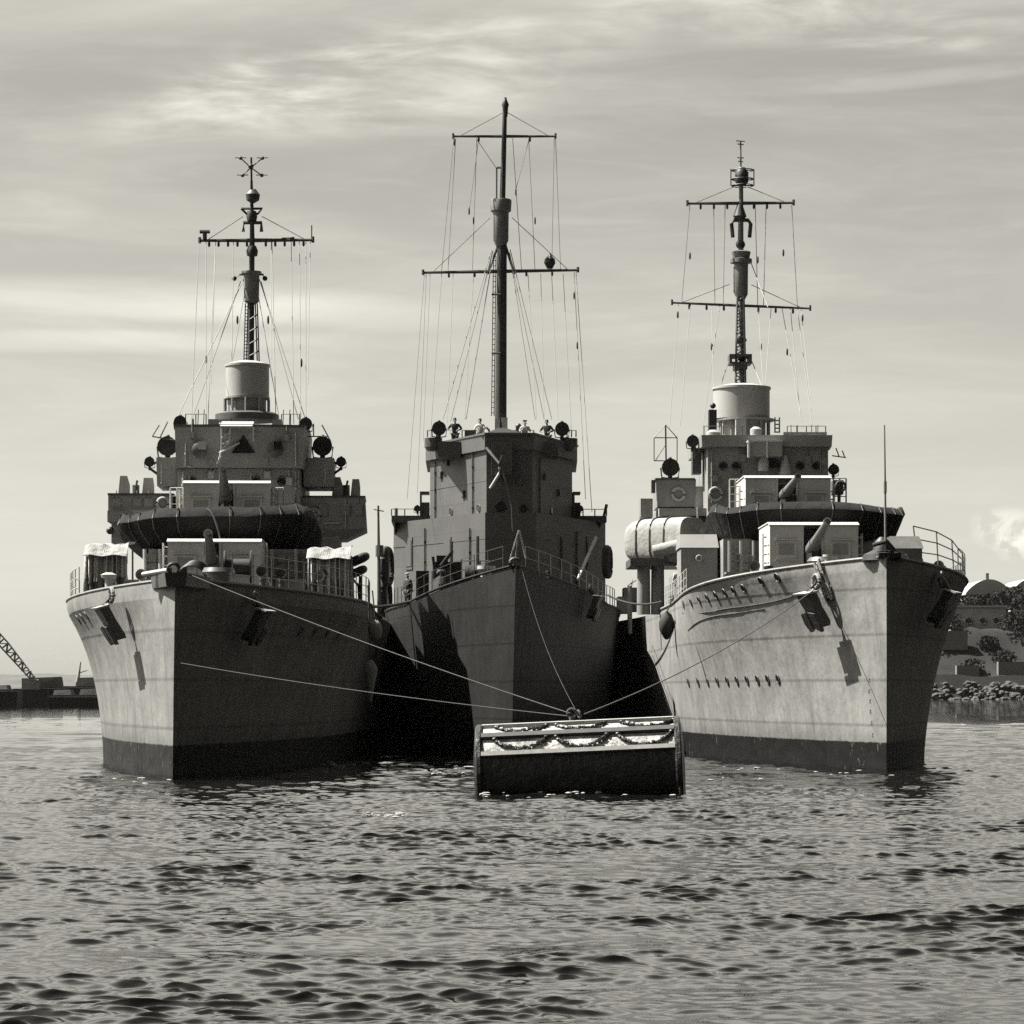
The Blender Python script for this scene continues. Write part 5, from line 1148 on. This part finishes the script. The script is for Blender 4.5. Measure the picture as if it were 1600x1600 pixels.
# rubble sea wall
rb = MB(); rnd = random.Random(21)
for i in range(900):
    x = rnd.uniform(98, 330); lv = rnd.random(); y = YR-3+lv*7+rnd.uniform(-1, 1); z = -0.6+lv*5.2
    if x < 105 and lv > 0.6: continue
    r = rnd.uniform(0.3, 1.5); c = Vector((x, y, z)); n = 6
    rings = []
    for t, k in ((-0.8, 0.5), (-0.2, 1.0), (0.45, 0.85), (0.85, 0.35)):
        rings.append([c+Vector((r*k*rnd.uniform(0.7, 1.3)*math.cos(a*math.pi/3), r*k*rnd.uniform(0.7, 1.3)*math.sin(a*math.pi/3), r*t*0.8)) for a in range(n)])
    rb.loft(rings)
o = rb.build('rubble_sea_wall', 'rock'); tag(o, kind='stuff')
def far_pt(px, py, Y): return at(px, py, Y)
# hangar like halls with arched roofs
def hangar(x0, x1, yr, ye, yb, Y, label):
    a, b_ = far_pt(x0, ye, Y), far_pt(x1, ye, Y); zr = far_pt(0, yr, Y).z; zb = far_pt(0, yb, Y).z
    root = empty('arched_hall', ((a.x+b_.x)/2, Y, zb)); tag(root, label, 'hall', 'pale arched halls on the right shore'); off = Vector(root.location)
    mb = MB(); mb.box(a.x+0.4, b_.x-0.4, Y+0.3, Y+30, zb, a.z); mb.build('wall', 'roof', root, off)
    n = 16; ring = []
    for y in (Y, Y+15, Y+31): ring.append([(a.x+(b_.x-a.x)*k/n, y, a.z+(zr-a.z)*math.sin(math.pi*k/n)**0.8) for k in range(n+1)]+[(b_.x, y, a.z-0.4), (a.x, y, a.z-0.4)])
    mb = MB(); mb.loft(ring); ro = mb.build('roof', 'roof', root, off)
    mb = MB(); mb.tube([((a.x+b_.x)/2, Y+4, zr-0.3), ((a.x+b_.x)/2, Y+4, zr+2)], 0.5, 8); mb.build('roof_vent', 'steel', ro, off)
    return root
hangar(1509, 1583, 905, 927, 955, YR+62, 'pale arched hall roof on the hilltop nearest the right warship')
hangar(1578, 1650, 903, 928, 955, YR+64, 'pale arched hall cut off by the right edge of the photo')
# pale bunker with three round openings
a, b_ = far_pt(1486, 946, YR+34), far_pt(1572, 983, YR+34)
root = empty('bunker', ((a.x+b_.x)/2, a.y, b_.z)); tag(root, 'pale concrete bunker with three dark round openings on the right shore', 'bunker'); off = Vector(root.location)
mb = MB(); mb.box(a.x, b_.x, a.y, a.y+12, b_.z-6, a.z-0.6); mb.box(a.x-0.4, b_.x+0.4, a.y-0.4, a.y+12.4, a.z-0.59, a.z); mb.build('wall', 'concrete', root, off)
for x in (1514, 1536, 1557):
    p = far_pt(x, 970, YR+33.9); mb = MB(); mb.lathe([(0.95, -0.2), (0.95, 0.08), (0.5, 0.1)], p, (0, -1, 0), 14); o = mb.build('opening', 'black', root, off)
    MB().ring(p, (0, 1, 0), 1.05, 0.22, 14).build('opening_rim', 'concrete', o, off)
# low sheds and walls on the terraces
for x0, x1, y0, y1, dY, lab in ((1580, 1606, 956, 980, 36, 'small dark shed beside the pale bunker at the right edge'), (1473, 1512, 986, 994, 20, 'low pale retaining wall close to the right warships bow'), (1495, 1530, 1040, 1052, 8, 'low pale retaining wall just above the rubble sea wall'), (1560, 1610, 1034, 1042, 8, 'long low pale wall at the right edge above the rubble')):
    Y = YR+dY; a, b_ = far_pt(x0, y0, Y), far_pt(x1, y1, Y); mb = MB(); mb.box(a.x, b_.x, Y, Y+3, b_.z-4, a.z); o = mb.build('shed' if 'shed' in lab else 'retaining_wall', 'barge_t' if 'shed' in lab else 'mast_l'); tag(o, lab, 'shed' if 'shed' in lab else 'wall')
    if 'shed' in lab: MB().box(a.x-0.3, b_.x+0.3, Y-0.3, Y+3.3, a.z+0.01, a.z+0.5).build('roof', 'concrete', o)

# scrub trees on the right shore, each with trunk, limbs and leaf clumps
def scrub(px, Y, h, seed, label, base):
    rnd = random.Random(seed); p = far_pt(px, 0, Y); z = shore_h(p.x, Y); root = empty('scrub_tree', (p.x, Y, z-0.3)); tag(root, label, 'tree', 'scrub trees on the right shore'); tr = MB()
    tr.tube([(0, 0, 0), (0.1, 0, h*0.5), (0, 0.1, h*0.85)], 0.18, 6, 0.05)
    for k in range(4): a = rnd.uniform(0, 6.3); tr.tube([(0, 0, h*0.35), (math.cos(a)*h*0.3, math.sin(a)*h*0.3, h*0.7)], 0.08, 5, 0.03)
    tr.build('trunk', 'barge_t', root); cr_ = MB()
    for k in range(420):
        a = rnd.uniform(0, 6.3); q = rnd.random()**0.5; zz = rnd.uniform(0.25, 1.0); wdt = h*rnd.uniform(0.5, 0.95)*max(0.0, math.sin(zz*2.9))**0.6
        c = Vector((math.cos(a)*q*wdt, math.sin(a)*q*wdt, h*zz)); s_ = rnd.uniform(0.25, 0.7)
        n = Vector((rnd.gauss(0, 1), rnd.gauss(0, 1), rnd.gauss(0, 1))).normalized(); t = n.orthogonal().normalized(); b2 = n.cross(t)
        cr_.add([c+t*s_, c+b2*s_*0.7, c-t*s_, c-b2*s_*0.7], [(0, 1, 2, 3)])
    cr_.build('crown', 'land', root)
for i, (px, dY, h, lab) in enumerate(((1478, 30, 7, 'dark scrub tree just right of the right warships bow'), (1492, 45, 6, 'dark scrub tree left of the pale bunker'), (1545, 22, 4, 'low dark scrub tree in front of the three round openings'), (1588, 28, 7, 'tall dark scrub tree at the right edge below the shed'), (1520, 12, 4.5, 'small dark scrub tree just above the rubble sea wall'),
        (1505, 50, 6, 'dark scrub tree between the pale bunker and the nearer arched hall'), (1530, 54, 4.5, 'low scrub tree on the ridge below the middle of the nearer arched hall'), (1560, 52, 5.5, 'scrub tree on the ridge below the right end of the nearer arched hall'), (1582, 55, 7, 'scrub tree on the ridge between the two arched halls'), (1462, 24, 6, 'lowest scrub tree half hidden by the right warships bow'), (1570, 14, 5, 'scrub tree beside the long low wall at the right edge'), (1598, 50, 6, 'scrub tree on the ridge at the right edge of the photo'))): scrub(px, YR+dY, h, i, lab, 0)

# left: barges and crane
def barge(px0, px1, yt, yb, Y, label, cargo):
    a, b_ = far_pt(px0, yt, Y), far_pt(px1, yb, Y); root = empty('barge', ((a.x+b_.x)/2, Y, 0)); tag(root, label, 'barge', 'dark barges moored on the left'); L_ = (b_.x-a.x)/2; h = a.z
    mb = MB(); mb.loft([[(-L_*0.92, 0, -0.5), (L_*0.92, 0, -0.5), (L_*0.92, 5, -0.5), (-L_*0.92, 5, -0.5)], [(-L_, -0.2, h), (L_, -0.2, h), (L_, 5.2, h), (-L_, 5.2, h)]]); mb.build('hull', 'barge', root)
    mb = MB(); mb.box(-L_-0.1, L_+0.1, -0.3, -0.22, h-0.4, h-0.2); mb.build('rubbing_strake', 'crane', root)
    for x0, x1, z1 in cargo:
        rnd = random.Random(int(x0*99)); mb = MB(); n = 8
        mb.loft([[(L_*x0, 0.4, h+0.01), (L_*x1, 0.4, h+0.01), (L_*x1, 4.6, h+0.01), (L_*x0, 4.6, h+0.01)], [(L_*(x0+0.04), 0.7, h+z1*0.9), (L_*(x1-0.06), 0.7, h+z1), (L_*(x1-0.06), 4.2, h+z1), (L_*(x0+0.04), 4.2, h+z1*0.9)]]); mb.build('deck_cargo', 'barge_t', root)
    return root
barge(78, 160, 1086, 1104, 480, 'long low dark barge touching the left warships bow', ((-0.9, -0.2, 0.9), (0.1, 0.9, 1.1)))
barge(-40, 28, 1077, 1103, 470, 'dark barge cut off by the left edge of the photo', ((-0.8, 0.5, 0.7),))
barge(20, 100, 1076, 1098, 530, 'middle dark barge behind the other two carrying heaped cargo', ((-0.4, 0.85, 2.2),))
barge(100, 175, 1072, 1096, 560, 'dark barge farthest back beside the left warships bow', ((-0.5, 0.9, 1.8),))
Y = 525; p = far_pt(48, 1075, Y); root = empty('floating_crane', (p.x, Y, 0)); tag(root, 'crane with a long lattice jib leaning out of the left edge', 'crane'); off = Vector(root.location)
mb = MB(); mb.box(p.x-7, p.x+3, Y, Y+8, -0.4, p.z-0.3); mb.build('pontoon', 'barge', root, off)
mb = MB(); mb.box(p.x-2, p.x+1.2, Y+2, Y+5, p.z-0.29, p.z+1.8); mb.build('cabin', 'crane', root, off)
A, B = far_pt(56, 1066, Y), far_pt(-40, 952, Y); mb = MB(); d = (B-A).normalized(); sid = d.cross(Vector((0, 1, 0))).normalized()
for s_ in (-1, 1):
    for du in (-0.5, 0.5): mb.tube([A+sid*0.35*s_+Vector((0, du*0.6, 0)), A.lerp(B, 0.5)+sid*0.75*s_+Vector((0, du, 0)), B+sid*0.5*s_+Vector((0, du, 0))], 0.1, 5)
n = 16
for k in range(n):
    for du in (-0.5, 0.5):
        q0, q1 = A.lerp(B, k/n), A.lerp(B, (k+1)/n); sg = 1 if k % 2 else -1
        mb.tube([q0+sid*0.6*sg+Vector((0, du, 0)), q1-sid*0.6*sg+Vector((0, du, 0))], 0.1, 5); mb.tube([q0+sid*0.6+Vector((0, du, 0)), q0-sid*0.6+Vector((0, du, 0))], 0.1, 5)
mb.build('jib', 'crane', root, off)
Y = 575; p = far_pt(124, 1074, Y); root = empty('small_workboat', (p.x, Y, 0)); tag(root, 'small workboat with a pale wheelhouse and stumpy mast behind the barges', 'boat'); off = Vector(root.location)
mb = MB(); mb.loft([[(p.x-4, Y, -0.3), (p.x+5, Y, -0.3), (p.x+5, Y+3, -0.3), (p.x-4, Y+3, -0.3)], [(p.x-5, Y-0.3, 1.6), (p.x+6.5, Y-0.3, 2.2), (p.x+6.5, Y+3.3, 2.2), (p.x-5, Y+3.3, 1.6)]]); mb.build('hull', 'barge', root, off)
mb = MB(); mb.box(p.x-0.8, p.x+2.4, Y+0.5, Y+2.5, 1.8, 4.4); mb.build('wheelhouse', 'roof', root, off)
mb = MB(); mb.tube([(p.x-0.6, Y+1.5, 4.2), (p.x, Y+1.5, far_pt(0, 1034, Y).z)], 0.4, 8, 0.14); mb.tube([(p.x-0.2, Y+1.5, 6.2), (p.x+1.6, Y+1.5, 6.8)], 0.1, 6); mb.build('mast', 'crane', root, off)

# ================================================================= water
def water():
    ys = [-600, -300, -120, -40, -10, 2, 9]; y = 15.0
    while y < 26: ys.append(y); y += 0.11 if y < 21 else 0.042
    while y < 62: ys.append(y); y += 0.042+0.0006*(y-26)
    while y < 135: ys.append(y); y += 0.068+0.0022*(y-62)
    while y < 9000: ys.append(y); y *= 1.0018+0.00012*min(120, (y-135)/3)+ (0.02 if y > 1500 else 0)
    ys.append(9200); ys = np.array(ys, np.float64)
    t = list(np.linspace(-0.2, 0.2, 760)); e = []; q = 0.2; st = 0.0006
    while q < 1.2: st *= 1.13; q += st; e.append(q)
    t = np.array([-k for k in e[::-1]]+t+e)
    base = np.maximum(ys, 10)+25
    X = (base[:, None]*t[None, :]); Yg = np.repeat(ys[:, None], len(t), 1)
    dx = np.gradient(X, axis=1); dy = np.gradient(ys)[:, None]*np.ones_like(X)
    sp = np.maximum(np.abs(dx), np.abs(dy)*0.8).astype(np.float32)
    Xf, Yf = X.astype(np.float32), Yg.astype(np.float32)
    pr = np.random.default_rng(9); PM = np.zeros_like(Xf)
    for k in range(26):
        l = np.exp(pr.uniform(np.log(2.2), np.log(16))); th = pr.uniform(0, np.pi)
        PM += np.sin(np.float32(2*np.pi/l*np.cos(th))*Xf*0.75+np.float32(2*np.pi/l*np.sin(th))*Yf*1.1+np.float32(pr.uniform(0, 6.28)))
    PM /= np.float32(np.sqrt(13)); PM = np.clip(0.85+0.3*PM, 0.45, 1.35)
    H = np.zeros_like(Xf); DX = np.zeros_like(Xf); DY = np.zeros_like(Xf)
    rng = np.random.default_rng(4)
    HS = np.zeros_like(Xf)
    n = 110; lam = np.exp(np.linspace(np.log(0.13), np.log(5.5), n))
    for l in lam:
        l *= rng.uniform(0.94, 1.06); k = 2*np.pi/l
        th = R(-87)+rng.normal(0, R(29)) if l < 2 else R(-80)+rng.normal(0, R(24))
        slope = 0.041*(0.75+0.55*np.exp(-(np.log(l/0.3)/0.6)**2)) * (0.38 if l > 0.9 else 1.0)
        a = slope/k; kx, ky = np.float32(k*np.cos(th)), np.float32(k*np.sin(th))
        f = np.clip((l/sp-2.0)/2.0, 0, 1)
        ph = kx*Xf+ky*Yf+np.float32(rng.uniform(0, 6.28))
        mod = PM if l < 1.3 else np.float32(1.0)
        c, s = np.cos(ph)*f*mod, np.sin(ph)*f*mod
        H += np.float32(a)*c; g = np.float32(1.0*a); DX -= g*np.float32(np.cos(th))*s; DY -= g*np.float32(np.sin(th))*s
        if l < 1.3: HS += np.float32(a)*c
    DY -= 0.5*HS          # crests lean towards the shore the wind blows to
    Xo, Yo = X+DX, Yg+DY
    nr, nc = X.shape
    co = np.empty((nr*nc, 3), np.float32); co[:, 0] = Xo.ravel(); co[:, 1] = Yo.ravel(); co[:, 2] = H.ravel()
    idx = np.arange(nr*nc, dtype=np.int32).reshape(nr, nc)
    q = np.stack([idx[:-1, :-1], idx[:-1, 1:], idx[1:, 1:], idx[1:, :-1]], -1).reshape(-1, 4)
    me = bpy.data.meshes.new('water'); me.vertices.add(nr*nc); me.vertices.foreach_set('co', co.ravel())
    me.loops.add(q.size); me.loops.foreach_set('vertex_index', q.ravel())
    me.polygons.add(len(q)); me.polygons.foreach_set('loop_start', np.arange(0, q.size, 4, dtype=np.int32))
    me.polygons.foreach_set('loop_total', np.full(len(q), 4, np.int32)); me.polygons.foreach_set('use_smooth', np.ones(len(q), bool))
    me.update(calc_edges=True)
    m = bpy.data.materials.new('harbour_water'); m.use_nodes = True; nt = m.node_tree; N = nt.nodes; L = nt.links; b = N['Principled BSDF']
    b.inputs['Base Color'].default_value = (0.003, 0.003, 0.0028, 1); b.inputs['Roughness'].default_value = 0.03; b.inputs['IOR'].default_value = 1.333
    tc = N.new('ShaderNodeTexCoord'); hs = None
    bn = N.new('ShaderNodeBump'); bn.inputs['Strength'].default_value = 0.12; bn.inputs['Distance'].default_value = 0.02
    mp = N.new('ShaderNodeMapping'); mp.inputs['Scale'].default_value = (6, 10, 6); L.new(tc.outputs['Object'], mp.inputs[0])
    nz = N.new('ShaderNodeTexNoise'); nz.inputs['Scale'].default_value = 1.6; nz.inputs['Detail'].default_value = 4; nz.inputs['Distortion'].default_value = 0.4; L.new(mp.outputs[0], nz.inputs['Vector'])
    L.new(nz.outputs['Fac'], bn.inputs['Height']); L.new(bn.outputs[0], b.inputs['Normal'])
    me.materials.append(m); o = bpy.data.objects.new('water', me); COL.objects.link(o); tag(o, kind='structure')
water()
# splashes and flecks of foam along the waterlines
fm = MB(); rnd = random.Random(33)
def flecks(px0, px1, py0, py1, n, r0, r1):
    for _ in range(n):
        px, py = rnd.uniform(px0, px1), rnd.uniform(py0, py1); Y = CH*F/(py-HZ); c = at(px, py, Y); c.z = rnd.uniform(0.02, 0.1); r = rnd.uniform(r0, r1)
        k = rnd.uniform(1.2, 3.0); m = 7
        fm.loft([[c+Vector((r*q*k*rnd.uniform(0.6, 1.3)*math.cos(a*6.283/m), r*q*rnd.uniform(0.6, 1.3)*math.sin(a*6.283/m), r*h)) for a in range(m)] for q, h in ((0.9, -0.5), (1.0, 0.1), (0.5, 0.5))], True, True)
flecks(585, 745, 1196, 1212, 26, 0.03, 0.07); flecks(500, 575, 1192, 1216, 14, 0.03, 0.06); flecks(750, 1060, 1238, 1248, 30, 0.02, 0.05); flecks(885, 915, 1232, 1245, 8, 0.03, 0.07)
flecks(565, 640, 1275, 1279, 22, 0.02, 0.045); flecks(1080, 1400, 1200, 1222, 16, 0.02, 0.05); flecks(165, 270, 1215, 1226, 8, 0.02, 0.05)
tag(fm.build('foam', 'canvas'), kind='stuff')

# ================================================================= light, sky, camera
SUN_AZ, SUN_EL = -80.0, 56.0       # degrees right of the view direction, and above the horizon
sd = Vector((math.sin(R(SUN_AZ))*math.cos(R(SUN_EL)), math.cos(R(SUN_AZ))*math.cos(R(SUN_EL)), math.sin(R(SUN_EL))))
sl = bpy.data.lights.new('sun', 'SUN'); sl.energy = 5.0; sl.angle = R(0.5); sl.color = (1, 0.97, 0.92)
so = bpy.data.objects.new('sun', sl); COL.objects.link(so); so.rotation_euler = sd.to_track_quat('Z', 'Y').to_euler()
w = bpy.data.worlds.new('World'); SC.world = w; w.use_nodes = True; nt = w.node_tree; N = nt.nodes; L = nt.links
bg = N['Background']; sky = N.new('ShaderNodeTexSky'); sky.sky_type = 'NISHITA'; sky.sun_disc = False
sky.sun_elevation = R(SUN_EL); sky.sun_rotation = R(SUN_AZ); sky.dust_density = 0.6; sky.air_density = 1.0
bw = N.new('ShaderNodeRGBToBW'); L.new(sky.outputs[0], bw.inputs[0])
tc = N.new('ShaderNodeTexCoord'); sx = N.new('ShaderNodeSeparateXYZ'); L.new(tc.outputs['Generated'], sx.inputs[0])
def wm(op, a, b=None, c=None):
    n = N.new('ShaderNodeMath'); n.operation = op
    for i, v in enumerate((a, b, c)):
        if v is None: continue
        if isinstance(v, (int, float)): n.inputs[i].default_value = v
        else: L.new(v, n.inputs[i])
    return n.outputs[0]
def wmr(v, a, b, c, d, sm=True):
    n = N.new('ShaderNodeMapRange'); n.clamp = True; n.interpolation_type = 'SMOOTHSTEP' if sm else 'LINEAR'; L.new(v, n.inputs[0])
    for i, q in enumerate((a, b, c, d)): n.inputs[i+1].default_value = q
    return n.outputs[0]
# unseen sky behind and right dimmed to deepen shade (one film tone: grey)
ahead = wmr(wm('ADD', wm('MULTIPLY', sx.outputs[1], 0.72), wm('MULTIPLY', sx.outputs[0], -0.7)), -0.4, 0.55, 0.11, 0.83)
def wnoise(scale, det, rot=(0, 0, 0), rough=0.55, dist=0.0):
    mp = N.new('ShaderNodeMapping'); mp.inputs['Scale'].default_value = scale; mp.inputs['Rotation'].default_value = rot
    L.new(tc.outputs['Generated'], mp.inputs['Vector']); n = N.new('ShaderNodeTexNoise'); n.inputs['Scale'].default_value = 1; n.inputs['Detail'].default_value = det
    n.inputs['Roughness'].default_value = rough; n.inputs['Distortion'].default_value = dist; L.new(mp.outputs[0], n.inputs['Vector']); return n.outputs['Fac']
c1 = wnoise((5, 5, 34), 7, (0, R(3), 0), 0.6, 0.5); c2 = wnoise((14, 14, 95), 6, (0, R(-4), 0), 0.62, 0.8)
cl = wm('ADD', wm('MULTIPLY', wmr(c1, 0.42, 0.72, 0, 1), 0.75), wm('MULTIPLY', wmr(c2, 0.45, 0.75, 0, 1), 0.35))
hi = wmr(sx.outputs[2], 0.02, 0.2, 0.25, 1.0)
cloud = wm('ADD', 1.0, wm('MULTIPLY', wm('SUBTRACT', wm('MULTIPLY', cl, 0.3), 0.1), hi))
aloft = wm('ADD', 1.0, wm('MULTIPLY', wmr(sx.outputs[2], 0.2, 0.42, -0.06, 4.2), wmr(sx.outputs[2], 0.5, 0.95, 1.0, 0.25)))  # unseen sky overhead brightened to lift the water's reflection
# a few cirrus wisps and one small cumulus, placed by bearing and height in the sky
sa = wm('DIVIDE', sx.outputs[0], wm('MAXIMUM', sx.outputs[1], 0.05)); se = wm('DIVIDE', sx.outputs[2], wm('MAXIMUM', sx.outputs[1], 0.05))
wisp = None
w1 = wmr(wnoise((17, 17, 80), 6, (0, R(8), 0), 0.58, 0.4), 0.36, 0.7, 0.0, 1.0); w3 = wmr(wnoise((7, 7, 60), 4, (0, 0, 0), 0.5, 0.5), 0.3, 0.6, 0.5, 1.0); w2 = wmr(wnoise((120, 120, 150), 6, (0, 0, 0), 0.6, 0.4), 0.38, 0.6, 0.0, 1.0)
for ca, ce, ra, re_, tilt, amp, nz in ((-0.045, 0.213, 0.085, 0.02, 0.12, 0.56, w1), (-0.09, 0.208, 0.05, 0.012, 0.25, 0.45, w1), (0.1, 0.236, 0.08, 0.013, -0.05, 0.6, w1), (0.125, 0.222, 0.05, 0.0035, 0.1, 0.3, w1), (0.15, 0.213, 0.05, 0.003, 0.1, 0.25, w1), (-0.12, 0.1355, 0.1, 0.007, -0.05, 0.3, w3), (-0.15, 0.121, 0.08, 0.004, 0.0, 0.22, w3), (-0.13, 0.165, 0.09, 0.01, -0.1, 0.12, w3), (0.172, 0.056, 0.012, 0.007, 0.0, 0.3, w2), (0.178, 0.05, 0.01, 0.006, 0.0, 0.25, w2)):
    da = wm('DIVIDE', wm('SUBTRACT', sa, ca), ra); de = wm('DIVIDE', wm('SUBTRACT', wm('SUBTRACT', se, ce), wm('MULTIPLY', wm('SUBTRACT', sa, ca), tilt)), re_)
    g = wmr(wm('ADD', wm('MULTIPLY', da, da), wm('MULTIPLY', de, de)), 0.0, 1.6, amp, 0.0)
    g = wm('MULTIPLY', g, nz); wisp = g if wisp is None else wm('ADD', wisp, g)
cloud = wm('MULTIPLY', cloud, wm('ADD', 0.97, wisp))
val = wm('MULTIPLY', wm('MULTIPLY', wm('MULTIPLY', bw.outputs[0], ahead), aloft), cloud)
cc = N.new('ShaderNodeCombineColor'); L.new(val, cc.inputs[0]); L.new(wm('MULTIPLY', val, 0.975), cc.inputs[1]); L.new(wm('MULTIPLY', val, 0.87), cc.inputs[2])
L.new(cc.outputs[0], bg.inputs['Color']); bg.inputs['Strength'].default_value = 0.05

# harbour haze: one even box of pale air round everything, the sky outside it
HZM = bpy.data.materials.new('harbour_haze'); HZM.use_nodes = True; hn = HZM.node_tree; hn.nodes.clear()
ho = hn.nodes.new('ShaderNodeOutputMaterial'); hv = hn.nodes.new('ShaderNodeVolumePrincipled'); hv.inputs['Density'].default_value = 0.00002
hv.inputs['Color'].default_value = (0.4, 0.395, 0.375, 1); hn.links.new(hv.outputs[0], ho.inputs['Volume'])
hb_ = MB(); hb_.box(-11600, 11600, -700, 9400, -6, 90); o = hb_.build('haze', HZM); tag(o, kind='stuff')
cam = bpy.data.cameras.new('camera'); co = bpy.data.objects.new('camera', cam); COL.objects.link(co)
co.location = (0, 0, CH); co.rotation_euler = (R(90), 0, 0); cam.sensor_width = 36; cam.lens = 36*F/1600; cam.shift_y = (HZ-800)/1600; cam.clip_end = 60000; cam.clip_start = 0.5
SC.camera = co
SC.view_settings.view_transform = 'Standard'; SC.view_settings.look = 'None'; SC.view_settings.exposure = 1.8; SC.view_settings.gamma = 1.0
SC.render.filter_size = 1.8; SC.render.engine = 'CYCLES'; SC.cycles.use_denoising = False; SC.cycles.max_bounces = 6; SC.cycles.sample_clamp_indirect = 1.5; SC.cycles.caustics_reflective = False; SC.cycles.caustics_refractive = False
